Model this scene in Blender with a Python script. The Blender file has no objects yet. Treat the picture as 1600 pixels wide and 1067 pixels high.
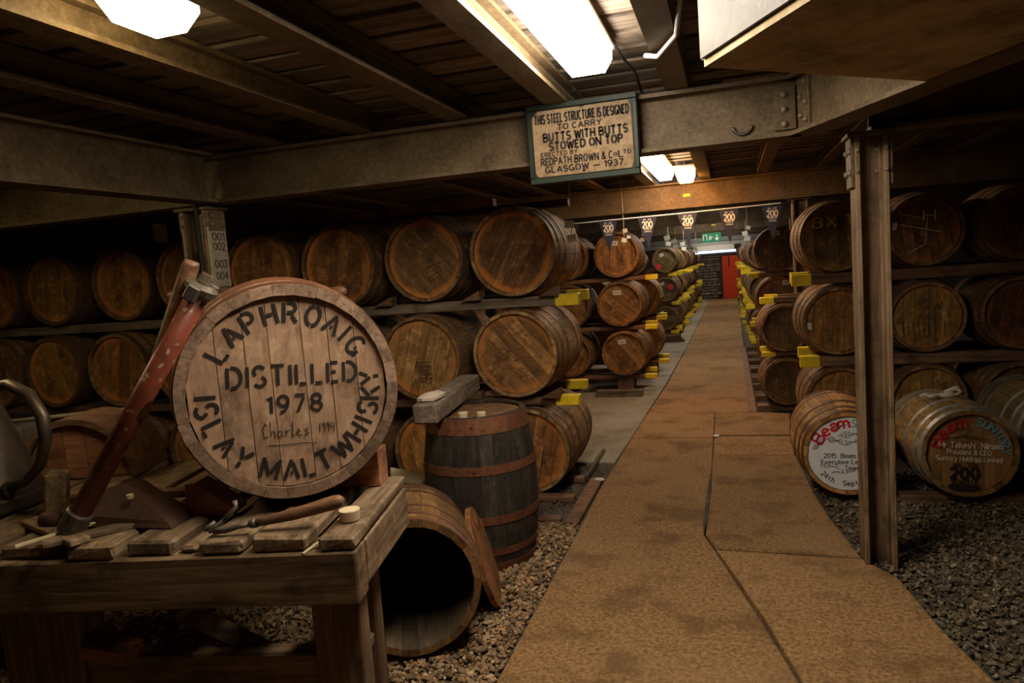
import bpy, math, random
import numpy as np
from mathutils import Matrix, Vector
random.seed(7)
rng = np.random.default_rng(7)
PI = math.pi
S = bpy.context.scene
COL = S.collection

# ------------------------------------------------------------------ camera, world, exposure
cd = bpy.data.cameras.new('camera')
cam = bpy.data.objects.new('camera', cd)
COL.objects.link(cam)
cd.sensor_width = 36.0
cd.lens = 1130.0 / 1600.0 * 36.0
cd.clip_start = 0.05
rx = Vector((0.956, 0.2845, -0.074)); rd = Vector((-0.042, -0.117, -0.992)); rz = Vector((-0.292, 0.951, -0.099))
rz.normalize(); rx = (rx - rz * rx.dot(rz)).normalized(); up = (-rz).cross(rx)
cam.matrix_world = Matrix(((rx.x, up.x, -rz.x, 0), (rx.y, up.y, -rz.y, 0), (rx.z, up.z, -rz.z, 1.5), (0, 0, 0, 1)))
S.camera = cam
w = bpy.data.worlds.new('world'); S.world = w; w.use_nodes = True
w.node_tree.nodes['Background'].inputs[0].default_value = (0.02, 0.018, 0.015, 1)
w.node_tree.nodes['Background'].inputs[1].default_value = 1.0
S.view_settings.view_transform = 'Standard'; S.view_settings.look = 'None'
S.view_settings.gamma = 1.0; S.view_settings.use_curve_mapping = False
S.view_settings.exposure = 0.75
S.cycles.use_denoising = True
S.cycles.max_bounces = 6; S.cycles.diffuse_bounces = 4
S.cycles.sample_clamp_indirect = 6.0
LAMP_W = 26.0      # emission of white tubes
LAMP_Y = 15.0      # emission of warm lamps

# ------------------------------------------------------------------ materials
def lin(c):
    return tuple(((v / 255) / 12.92 if v / 255 <= 0.04045 else ((v / 255 + 0.055) / 1.055) ** 2.4) for v in c)

class NT:
    def __init__(s, name, rough=0.7, metal=0.0, spec=0.3):
        s.m = bpy.data.materials.new(name); s.m.use_nodes = True
        s.t = s.m.node_tree; s.n = s.t.nodes; s.l = s.t.links
        s.b = s.n['Principled BSDF']
        s.b.inputs['Roughness'].default_value = rough
        s.b.inputs['Metallic'].default_value = metal
        s.b.inputs['Specular IOR Level'].default_value = spec
        s.tc = s.n.new('ShaderNodeTexCoord'); s.oi = s.n.new('ShaderNodeObjectInfo')
    def lk(s, a, b): s.l.new(a, b)
    def mapping(s, scale, src='Object', rot=(0, 0, 0), rnd=True):
        mp = s.n.new('ShaderNodeMapping'); mp.inputs['Scale'].default_value = scale; mp.inputs['Rotation'].default_value = rot
        s.lk(s.tc.outputs[src], mp.inputs['Vector'])
        if rnd:
            cb = s.n.new('ShaderNodeCombineXYZ'); mu = s.math('MULTIPLY', s.oi.outputs['Random'], 37.0)
            for i in range(3): s.lk(mu, cb.inputs[i])
            s.lk(cb.outputs[0], mp.inputs['Location'])
        return mp.outputs[0]
    def noise(s, vec, scale=1.0, detail=4.0, rough=0.6, dist=0.0):
        nz = s.n.new('ShaderNodeTexNoise'); nz.inputs['Scale'].default_value = scale; nz.inputs['Detail'].default_value = detail
        nz.inputs['Roughness'].default_value = rough; nz.inputs['Distortion'].default_value = dist
        if vec is not None: s.lk(vec, nz.inputs['Vector'])
        return nz.outputs['Fac']
    def math(s, op, a, b=None, c=None, clamp=False):
        nd = s.n.new('ShaderNodeMath'); nd.operation = op; nd.use_clamp = clamp
        for i, v in enumerate((a, b, c)):
            if v is None: continue
            if isinstance(v, (int, float)): nd.inputs[i].default_value = v
            else: s.lk(v, nd.inputs[i])
        return nd.outputs[0]
    def ramp(s, fac, stops):
        r = s.n.new('ShaderNodeValToRGB'); e = r.color_ramp.elements
        while len(e) < len(stops): e.new(0.5)
        for x, (p, c) in zip(e, stops): x.position = p; x.color = (*c, 1) if len(c) == 3 else c
        s.lk(fac, r.inputs[0]); return r.outputs[0]
    def step(s, fac, a, b):
        mr = s.n.new('ShaderNodeMapRange'); mr.interpolation_type = 'SMOOTHSTEP'
        mr.inputs[1].default_value = a; mr.inputs[2].default_value = b
        s.lk(fac, mr.inputs[0]); return mr.outputs[0]
    def mix(s, fac, a, b, mode='MIX'):
        m = s.n.new('ShaderNodeMix'); m.data_type = 'RGBA'; m.blend_type = mode
        if isinstance(fac, (int, float)): m.inputs[0].default_value = fac
        else: s.lk(fac, m.inputs[0])
        for i, v in ((6, a), (7, b)):
            if isinstance(v, tuple): m.inputs[i].default_value = (*v, 1)
            else: s.lk(v, m.inputs[i])
        return m.outputs[2]
    def color(s, c):
        if isinstance(c, tuple): s.b.inputs['Base Color'].default_value = (*c, 1)
        else: s.lk(c, s.b.inputs['Base Color'])
    def bump(s, h, strength=0.3, dist=0.01):
        bp = s.n.new('ShaderNodeBump'); bp.inputs['Strength'].default_value = strength; bp.inputs['Distance'].default_value = dist
        s.lk(h, bp.inputs['Height']); s.lk(bp.outputs[0], s.b.inputs['Normal'])
    def randmul(s, col, lo, hi):
        r = s.n.new('ShaderNodeMapRange'); r.inputs[3].default_value = lo; r.inputs[4].default_value = hi
        s.lk(s.oi.outputs['Random'], r.inputs[0])
        cb = s.n.new('ShaderNodeCombineColor')
        for i in range(3): s.lk(r.outputs[0], cb.inputs[i])
        return s.mix(1.0, col, cb.outputs[0], 'MULTIPLY')

def mat_wood(name, axis, base, dark, light, rnd=(0.7, 1.3), objcol=False, rough=0.75, fine=60.0, long=3.0, rim=None, scuff=None, crack=0.0):
    k = NT(name, rough)
    sc = [fine] * 3; sc['XYZ'.index(axis)] = long
    g = k.noise(k.mapping(tuple(sc)), 1.0, 5, 0.65, 0.6)
    col = k.ramp(g, [(0.28, dark), (0.5, base), (0.75, light)])
    bl = k.noise(k.mapping((5, 5, 5)), 1.0, 5, 0.65)
    col = k.mix(k.math('MULTIPLY', k.step(bl, 0.48, 0.7), 0.75), col, tuple(v * 0.22 for v in base))
    if scuff:
        s2 = k.noise(k.mapping(tuple(30 if i != 'XYZ'.index(axis) else 8 for i in range(3))), 1.0, 8, 0.75)
        col = k.mix(k.math('MULTIPLY', k.step(s2, 0.58, 0.72), 0.55), col, scuff)
    if crack:   # drying cracks along the grain and blotchy stains
        c1 = k.noise(k.mapping(tuple(70 if i != 'XYZ'.index(axis) else 16 for i in range(3))), 1.0, 8, 0.75, 1.2)
        col = k.mix(k.math('MULTIPLY', k.step(c1, 0.56, 0.64), crack), col, tuple(v * 0.16 for v in base))
        c2 = k.noise(k.mapping((16, 16, 16)), 1.0, 6, 0.7)
        col = k.mix(k.math('MULTIPLY', k.step(c2, 0.5, 0.66), crack * .8), col, tuple(v * 1.7 for v in light))
        c3 = k.noise(k.mapping((11, 11, 11), rot=(1, 2, 3)), 1.0, 6, 0.7)
        col = k.mix(k.math('MULTIPLY', k.step(c3, 0.52, 0.66), crack), col, tuple(v * 0.4 for v in base))
    if objcol: col = k.mix(1.0, col, k.oi.outputs['Color'], 'MULTIPLY')
    if rim:   # scorched orange ring towards the edge of a cask head (pass index = head radius in mm)
        sx = k.n.new('ShaderNodeSeparateXYZ'); k.lk(k.tc.outputs['Object'], sx.inputs[0])
        rr = k.math('SQRT', k.math('ADD', k.math('POWER', sx.outputs[0], 2.0), k.math('POWER', sx.outputs[2], 2.0)))
        rr = k.math('DIVIDE', k.math('MULTIPLY', rr, 1000.0), k.oi.outputs['Object Index'])
        nz = k.noise(k.mapping((7, 7, 7), rnd=False), 1.0, 4, 0.6)
        rr = k.math('ADD', rr, k.math('MULTIPLY', k.math('SUBTRACT', nz, 0.5), 0.35))
        f = k.math('MULTIPLY', k.step(rr, 0.80, 0.95), k.oi.outputs['Alpha'])
        col = k.mix(f, col, rim)
    col = k.randmul(col, *rnd); k.color(col)
    k.bump(k.math('ADD', g, k.math('MULTIPLY', bl, 0.5)), 0.35, 0.004)
    return k.m

def mat_rough(name, base, dark, light=None, scale=30.0, rough=0.7, metal=0.0, spots=None, bump=0.25, rnd=(0.9, 1.1), src='Object', objcol=False, spec=0.3):
    k = NT(name, rough, metal, spec)
    v = k.mapping((1, 1, 1), src)
    a = k.noise(v, scale, 6, 0.7); b = k.noise(v, scale * 0.12, 4, 0.6)
    col = k.ramp(k.math('ADD', k.math('MULTIPLY', a, 0.55), k.math('MULTIPLY', b, 0.45)), [(0.34, dark), (0.5, base), (0.66, light or base)])
    if spots:
        sp = k.noise(v, scale * 2.2, 3, 0.5)
        col = k.mix(k.math('MULTIPLY', k.step(sp, 0.6, 0.68), 0.8), col, spots)
    if objcol: col = k.mix(1.0, col, k.oi.outputs['Color'], 'MULTIPLY')
    k.color(k.randmul(col, *rnd))
    k.bump(a, bump, 0.006)
    return k.m

def mat_plain(name, c, rough=0.6, metal=0.0, spec=0.3):
    k = NT(name, rough, metal, spec); k.color(c)
    k.bump(k.noise(k.mapping((40, 40, 40), rnd=False), 1.0, 3), 0.08, 0.003)
    return k.m

def mat_emit(name, c, s, tint=None):
    k = NT(name, 0.4); k.color(c)
    k.b.inputs['Emission Color'].default_value = (*(tint or c), 1); k.b.inputs['Emission Strength'].default_value = s
    return k.m

M = {}
M['stave'] = mat_wood('aged_oak_stave', 'Y', (0.21, 0.13, 0.062), (0.085, 0.05, 0.024), (0.32, 0.21, 0.105), (0.6, 1.25), True, fine=55, long=2.5, scuff=(0.36, 0.29, 0.19), crack=.5)
M['head'] = mat_wood('aged_oak_head', 'Z', (0.21, 0.125, 0.056), (0.09, 0.05, 0.022), (0.33, 0.21, 0.10), (0.75, 1.2), True, fine=60, long=3, rim=(0.55, 0.19, 0.04), crack=.6)
M['hoop'] = mat_rough('rusted_hoop_iron', (0.15, 0.075, 0.038), (0.06, 0.032, 0.02), (0.22, 0.115, 0.055), 35, 0.62, 0.25, objcol=True)
M['zinc'] = mat_rough('galvanised_hoop', (0.36, 0.35, 0.33), (0.16, 0.15, 0.13), (0.5, 0.49, 0.47), 25, 0.45, 0.55)
M['beam'] = mat_rough('dusty_painted_steel', (0.125, 0.084, 0.042), (0.048, 0.031, 0.016), (0.195, 0.138, 0.078), 42, 0.6, 0.0, spots=(0.10, 0.05, 0.025), bump=0.35, src='Object')
M['post'] = mat_wood('streaked_painted_steel', 'Z', (0.20, 0.125, 0.066), (0.06, 0.034, 0.018), (0.34, 0.235, 0.135), (0.95, 1.05), fine=40, long=2.5, rough=0.6)
M['rivet'] = mat_rough('rivet_steel', (0.22, 0.17, 0.11), (0.10, 0.07, 0.04), (0.3, 0.24, 0.16), 60, 0.5, 0.2)
M['plank'] = mat_wood('dark_ceiling_board', 'X', (0.17, 0.125, 0.09), (0.06, 0.042, 0.03), (0.29, 0.225, 0.165), (0.6, 1.35), fine=30, long=1.6, scuff=(0.36, 0.30, 0.23))
M['bench'] = mat_wood('weathered_bench_timber', 'X', (0.19, 0.115, 0.06), (0.05, 0.028, 0.015), (0.34, 0.235, 0.14), (0.75, 1.2), fine=38, long=2.2, scuff=(0.4, 0.32, 0.22))
M['benchy'] = mat_wood('weathered_bench_board', 'Y', (0.20, 0.125, 0.068), (0.05, 0.03, 0.016), (0.36, 0.25, 0.15), (0.7, 1.25), fine=38, long=2.2, scuff=(0.40, 0.31, 0.2), crack=.4)
M['benchz'] = mat_wood('weathered_bench_leg', 'Z', (0.17, 0.10, 0.052), (0.055, 0.03, 0.016), (0.30, 0.205, 0.12), (0.75, 1.2), fine=38, long=2.2)
M['rail'] = mat_wood('dunnage_timber', 'X', (0.17, 0.085, 0.043), (0.07, 0.036, 0.02), (0.26, 0.145, 0.075), (0.65, 1.25), fine=40, long=2.5)
M['greyrail'] = mat_wood('grey_old_timber', 'X', (0.15, 0.112, 0.075), (0.055, 0.04, 0.027), (0.26, 0.20, 0.14), (0.85, 1.15), fine=30, long=2.2)
M['greyraily'] = mat_wood('grey_baulk_timber', 'Y', (0.17, 0.12, 0.086), (0.06, 0.042, 0.03), (0.28, 0.21, 0.155), (0.95, 1.05), fine=45, long=2.2, crack=.4)
M['red_rail'] = mat_wood('reddish_wedge_timber', 'X', (0.36, 0.15, 0.07), (0.17, 0.065, 0.03), (0.5, 0.24, 0.12), (0.85, 1.15), fine=45, long=4)
M['yellow'] = mat_rough('yellow_paint', (0.78, 0.56, 0.02), (0.6, 0.42, 0.015), (0.85, 0.64, 0.03), 25, 0.5, bump=0.1)
M['black'] = mat_plain('stencil_black_paint', (0.022, 0.016, 0.012), 0.8)
M['ink'] = mat_plain('faded_brown_ink', (0.075, 0.035, 0.018), 0.8)
M['white'] = mat_rough('white_paint', (0.72, 0.72, 0.74), (0.62, 0.62, 0.64), (0.78, 0.78, 0.8), 12, 0.55, bump=0.08)
M['paper'] = mat_plain('white_paper', (0.62, 0.60, 0.54), 0.8)
M['red'] = mat_plain('red_ink', (0.55, 0.02, 0.03), 0.6)
M['blue'] = mat_plain('pale_blue_ink', (0.17, 0.36, 0.42), 0.6)
M['cream'] = mat_plain('cream_ink', (0.80, 0.68, 0.52), 0.6)
M['redpaint'] = mat_rough('red_pump_paint', (0.15, 0.034, 0.016), (0.065, 0.019, 0.011), (0.20, 0.045, 0.019), 18, 0.42, spots=(0.30, 0.24, 0.18))
M['copper'] = mat_rough('tarnished_copper', (0.085, 0.058, 0.038), (0.035, 0.024, 0.016), (0.13, 0.095, 0.06), 12, 0.42, 0.5)
M['bronze'] = mat_rough('worn_dark_iron', (0.13, 0.105, 0.085), (0.05, 0.04, 0.03), (0.2, 0.17, 0.14), 30, 0.45, 0.5)
M['rust'] = mat_rough('dark_rusted_sheet', (0.085, 0.04, 0.026), (0.035, 0.017, 0.012), (0.13, 0.06, 0.036), 20, 0.6, 0.2)
M['grip'] = mat_wood('polished_wood_grip', 'X', (0.22, 0.105, 0.055), (0.09, 0.042, 0.022), (0.32, 0.17, 0.095), (0.9, 1.1), fine=50, long=6, rough=0.45)
M['cork'] = mat_rough('pale_bung_wood', (0.62, 0.48, 0.30), (0.46, 0.33, 0.19), (0.72, 0.58, 0.39), 40, 0.75)
M['pale'] = mat_rough('pale_rod', (0.42, 0.35, 0.24), (0.27, 0.21, 0.14), None, 30, 0.7)
M['cloth'] = mat_rough('pale_cloth', (0.52, 0.42, 0.33), (0.4, 0.31, 0.23), None, 40, 0.9)
M['concrete'] = None
M['soil'] = mat_rough('dark_soil', (0.07, 0.055, 0.038), (0.03, 0.023, 0.016), (0.13, 0.10, 0.068), 45, 0.95, bump=0.9, spots=(0.17, 0.14, 0.10))
M['wallstone'] = mat_rough('dark_rubble_stone', (0.15, 0.11, 0.085), (0.05, 0.036, 0.028), (0.25, 0.19, 0.15), 4.5, 0.9, bump=0.9)
M['wall'] = mat_rough('dark_wall_render', (0.055, 0.045, 0.034), (0.03, 0.024, 0.018), None, 4, 0.9)
M['reddoor'] = mat_rough('red_door_paint', (0.75, 0.06, 0.012), (0.62, 0.045, 0.01), None, 3, 0.5, bump=0.05)
M['navy'] = mat_plain('navy_cloth', (0.028, 0.03, 0.055), 0.85)
M['green'] = mat_plain('green_sign', (0.01, 0.22, 0.11), 0.5)
M['greenframe'] = mat_rough('dark_green_frame', (0.011, 0.018, 0.010), (0.006, 0.01, 0.006), None, 30, 0.5)
M['enamel'] = mat_rough('aged_sign_plate', (0.24, 0.155, 0.082), (0.11, 0.064, 0.032), (0.34, 0.24, 0.14), 26, 0.6, spots=(0.20, 0.10, 0.05), bump=0.15)
M['cable'] = mat_plain('black_cable', (0.02, 0.018, 0.016), 0.5)
M['greycable'] = mat_plain('grey_conduit', (0.30, 0.29, 0.27), 0.5)
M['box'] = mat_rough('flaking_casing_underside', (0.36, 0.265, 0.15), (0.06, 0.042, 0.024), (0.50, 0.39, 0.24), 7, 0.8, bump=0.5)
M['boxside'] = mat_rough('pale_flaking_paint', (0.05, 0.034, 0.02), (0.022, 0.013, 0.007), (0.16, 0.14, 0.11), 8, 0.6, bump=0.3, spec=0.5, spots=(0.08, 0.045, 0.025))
M['lamp_white'] = mat_emit('white_tube_diffuser', (0.9, 0.92, 0.95), LAMP_W, (1.0, 0.90, 0.74))
M['lamp_yellow'] = mat_emit('yellowed_diffuser', (0.9, 0.85, 0.6), LAMP_Y, (1.0, 0.78, 0.40))
M['lamp_warm'] = mat_emit('warm_diffuser', (0.9, 0.7, 0.4), LAMP_Y * 2.0, (1.0, 0.42, 0.08))
M['lamp_soft'] = mat_emit('soft_tube_diffuser', (0.9, 0.92, 0.95), LAMP_W * .55, (1.0, 0.90, 0.72))
M['lamp_blue'] = mat_emit('blue_white_tube', (0.6, 0.7, 0.95), 0.75, (0.5, 0.62, 1.0))
M['lampframe'] = mat_plain('lamp_housing', (0.35, 0.33, 0.29), 0.5)
M['blackstave'] = mat_wood('blackened_stave', 'Y', (0.034, 0.026, 0.019), (0.014, 0.011, 0.008), (0.07, 0.053, 0.038), (0.8, 1.3), True, fine=50, long=5, scuff=(0.13, 0.10, 0.075), crack=.3)
M['board_cream'] = mat_rough('dirty_cream_board', (0.46, 0.40, 0.29), (0.3, 0.24, 0.16), (0.55, 0.5, 0.38), 30, 0.7)
M['showhead'] = mat_wood('varnished_show_head', 'Z', (0.30, 0.165, 0.062), (0.20, 0.105, 0.038), (0.38, 0.22, 0.09), (0.96, 1.04), True, fine=45, long=3)
M['oldhead'] = mat_wood('dusty_old_head', 'Z', (0.40, 0.24, 0.145), (0.26, 0.145, 0.08), (0.50, 0.325, 0.21), (0.95, 1.05), True, fine=45, long=10, scuff=(0.55, 0.39, 0.27), crack=.3)
M['oldstave'] = mat_wood('dusty_old_stave', 'Y', (0.26, 0.16, 0.10), (0.12, 0.07, 0.042), (0.38, 0.26, 0.17), (0.8, 1.15), True, fine=45, long=4, scuff=(0.40, 0.29, 0.2))
M['char'] = mat_wood('charred_stave_inside', 'Y', (0.105, 0.07, 0.04), (0.045, 0.03, 0.018), (0.155, 0.108, 0.066), (0.7, 1.3), fine=50, long=2.5)
M['block'] = mat_rough('grey_stone_block', (0.16, 0.14, 0.115), (0.09, 0.075, 0.06), (0.22, 0.2, 0.17), 25, 0.9)
M['duct'] = mat_plain('grey_duct', (0.16, 0.165, 0.155), 0.5)

def make_concrete(name, base, dark, light, patch):
    k = NT(name, 0.9, 0, 0.2)
    v = k.mapping((1, 1, 1), rnd=False)
    a = k.noise(v, 55, 10, 0.85); b = k.noise(v, 3.2, 5, 0.65); c = k.noise(v, 0.75, 3, 0.5)
    col = k.ramp(a, [(0.40, dark), (0.49, base), (0.60, light)])
    a2 = k.noise(v, 22, 8, 0.75)
    col = k.mix(k.math('MULTIPLY', k.step(a2, 0.52, 0.66), 0.55), col, patch)
    col = k.mix(k.math('MULTIPLY', k.step(b, 0.48, 0.66), 0.65), col, patch)
    col = k.mix(k.math('MULTIPLY', k.step(c, 0.45, 0.65), 0.45), col, (base[0] * 1.25, base[1] * 1.4, base[2] * 1.7))
    d = k.noise(v, 1.6, 6, 0.7)
    col = k.mix(k.math('MULTIPLY', k.step(d, 0.5, 0.68), 0.5), col, tuple(v * 0.55 for v in base))
    cr = k.noise(k.mapping((14, 14, 14), rnd=False), 1.0, 8, 0.75)
    col = k.mix(k.math('MULTIPLY', k.step(cr, 0.62, 0.7), 0.6), col, dark)
    k.color(k.randmul(col, 0.88, 1.1)); k.bump(a, 0.5, 0.006)
    return k.m
M['concrete'] = make_concrete('worn_brown_concrete', (0.27, 0.145, 0.058), (0.10, 0.05, 0.02), (0.45, 0.275, 0.125), (0.13, 0.068, 0.028))
M['concrete_grey'] = make_concrete('dusty_grey_concrete', (0.27, 0.22, 0.155), (0.15, 0.12, 0.08), (0.37, 0.315, 0.235), (0.19, 0.15, 0.105))
def make_gravel():
    k = NT('tan_gravel', 0.85, 0, 0.25)
    at = k.n.new('ShaderNodeAttribute'); at.attribute_name = 'tone'
    k.color(at.outputs['Color']); return k.m
M['gravel'] = make_gravel()

# ------------------------------------------------------------------ mesh helpers
class MB:
    def __init__(s): s.v = []; s.f = []
    def add(s, vs, fs, mat=None):
        o = len(s.v)
        for p in vs:
            p = Vector(p)
            s.v.append(tuple(mat @ p) if mat is not None else tuple(p))
        s.f += [tuple(i + o for i in f) for f in fs]
        return s
    def box(s, x0, x1, y0, y1, z0, z1, b=0.0, mat=None):
        if b <= 0:
            vs = [(x, y, z) for z in (z0, z1) for y in (y0, y1) for x in (x0, x1)]
            fs = [(0, 2, 3, 1), (4, 5, 7, 6), (0, 1, 5, 4), (2, 6, 7, 3), (0, 4, 6, 2), (1, 3, 7, 5)]
            return s.add(vs, fs, mat)
        vs = []; idx = {}
        X = (x0, x1); Y = (y0, y1); Z = (z0, z1); sg = (1, -1)
        for i in (0, 1):
            for j in (0, 1):
                for k in (0, 1):
                    for a in range(3):
                        p = [X[i] + sg[i] * b, Y[j] + sg[j] * b, Z[k] + sg[k] * b]
                        p[a] = (X[i], Y[j], Z[k])[a]
                        idx[(i, j, k, a)] = len(vs); vs.append(tuple(p))
        fs = []
        for a, (u, v) in enumerate(((1, 2), (0, 2), (0, 1))):
            for e in (0, 1):
                q = []
                for (p1, p2) in ((0, 0), (1, 0), (1, 1), (0, 1)):
                    t = [0, 0, 0]; t[a] = e; t[u] = p1; t[v] = p2; q.append(idx[(*t, a)])
                fs.append(tuple(q))
        for a in range(3):
            u, v = [t for t in range(3) if t != a]
            for p1 in (0, 1):
                for p2 in (0, 1):
                    q = []
                    for e, ax in ((0, u), (0, v), (1, v), (1, u)):
                        t = [0, 0, 0]; t[a] = e; t[u] = p1; t[v] = p2; q.append(idx[(*t, ax)])
                    fs.append(tuple(q))
        for i in (0, 1):
            for j in (0, 1):
                for k in (0, 1): fs.append(tuple(idx[(i, j, k, a)] for a in range(3)))
        return s.add(vs, fs, mat)
    def prism(s, poly, z0, z1, mat=None):
        n = len(poly)
        vs = [(x, y, z0) for x, y in poly] + [(x, y, z1) for x, y in poly]
        fs = [tuple(reversed(range(n))), tuple(range(n, 2 * n))] + [(i, (i + 1) % n, n + (i + 1) % n, n + i) for i in range(n)]
        return s.add(vs, fs, mat)
    def tube(s, pts, r, n=10, caps=True):
        pts = [Vector(p) for p in pts]; rr = r if isinstance(r, (list, tuple)) else [r] * len(pts)
        vs = []; ref = None
        for i, p in enumerate(pts):
            d = (pts[min(i + 1, len(pts) - 1)] - pts[max(i - 1, 0)]).normalized()
            if ref is None: ref = Vector((0, 0, 1)) if abs(d.z) < 0.9 else Vector((1, 0, 0))
            a = d.cross(ref)
            if a.length < 1e-4: a = d.cross(Vector((0.3, 1, 0)))
            a.normalize(); b = d.cross(a); ref = -b if (-b).length else ref
            for k in range(n):
                t = 2 * PI * k / n; vs.append(tuple(p + rr[i] * (math.cos(t) * a + math.sin(t) * b)))
        fs = [(i * n + k, i * n + (k + 1) % n, (i + 1) * n + (k + 1) % n, (i + 1) * n + k) for i in range(len(pts) - 1) for k in range(n)]
        if caps: fs += [tuple(reversed(range(n))), tuple(range((len(pts) - 1) * n, len(pts) * n))]
        return s.add(vs, fs)
    def lathe(s, prof, n=24, mat=None, axis='Z'):   # prof: (r, h)
        vs = []
        for r, h in prof:
            for k in range(n):
                t = 2 * PI * k / n
                vs.append((r * math.cos(t), r * math.sin(t), h) if axis == 'Z' else (r * math.cos(t), h, r * math.sin(t)))
        m = len(prof)
        fs = [(i * n + k, i * n + (k + 1) % n, (i + 1) * n + (k + 1) % n, (i + 1) * n + k) for i in range(m - 1) for k in range(n)]
        if prof[0][0] > 1e-4: fs.append(tuple(reversed(range(n))))
        if prof[-1][0] > 1e-4: fs.append(tuple(range((m - 1) * n, m * n)))
        return s.add(vs, fs, mat)
    def mesh(s, name, mat=None, smooth=False):
        me = bpy.data.meshes.new(name); me.from_pydata(s.v, [], s.f)
        if mat is not None: me.materials.append(M[mat] if isinstance(mat, str) else mat)
        bm_fix(me)
        if smooth:
            me.polygons.foreach_set('use_smooth', [True] * len(me.polygons))
        return me
import bmesh
def bm_fix(me):
    bm = bmesh.new(); bm.from_mesh(me); bmesh.ops.recalc_face_normals(bm, faces=bm.faces); bm.to_mesh(me); bm.free()

def put(name, me, parent=None, loc=(0, 0, 0), rot=(0, 0, 0), color=None, idx=0):
    o = bpy.data.objects.new(name, me); COL.objects.link(o)
    o.location = loc; o.rotation_euler = rot
    if parent is not None: o.parent = parent
    if color is not None: o.color = color
    if idx: o.pass_index = idx
    return o
LABELS = {}
def tag(o, label, cat, group=None, shared=False):
    n = len(label.split())
    if not 4 <= n <= 16: print('LABEL LENGTH', n, label)
    if label in LABELS and not shared: print('LABEL TWICE', label)
    LABELS[label] = 1
    o['label'] = label; o['category'] = cat
    if group: o['group'] = group
    return o
def empty(name, loc=(0, 0, 0), rot=(0, 0, 0)):
    o = bpy.data.objects.new(name, None); COL.objects.link(o); o.location = loc; o.rotation_euler = rot
    o.empty_display_size = 0.1
    return o
def struct(o): o['kind'] = 'structure'; return o

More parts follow.
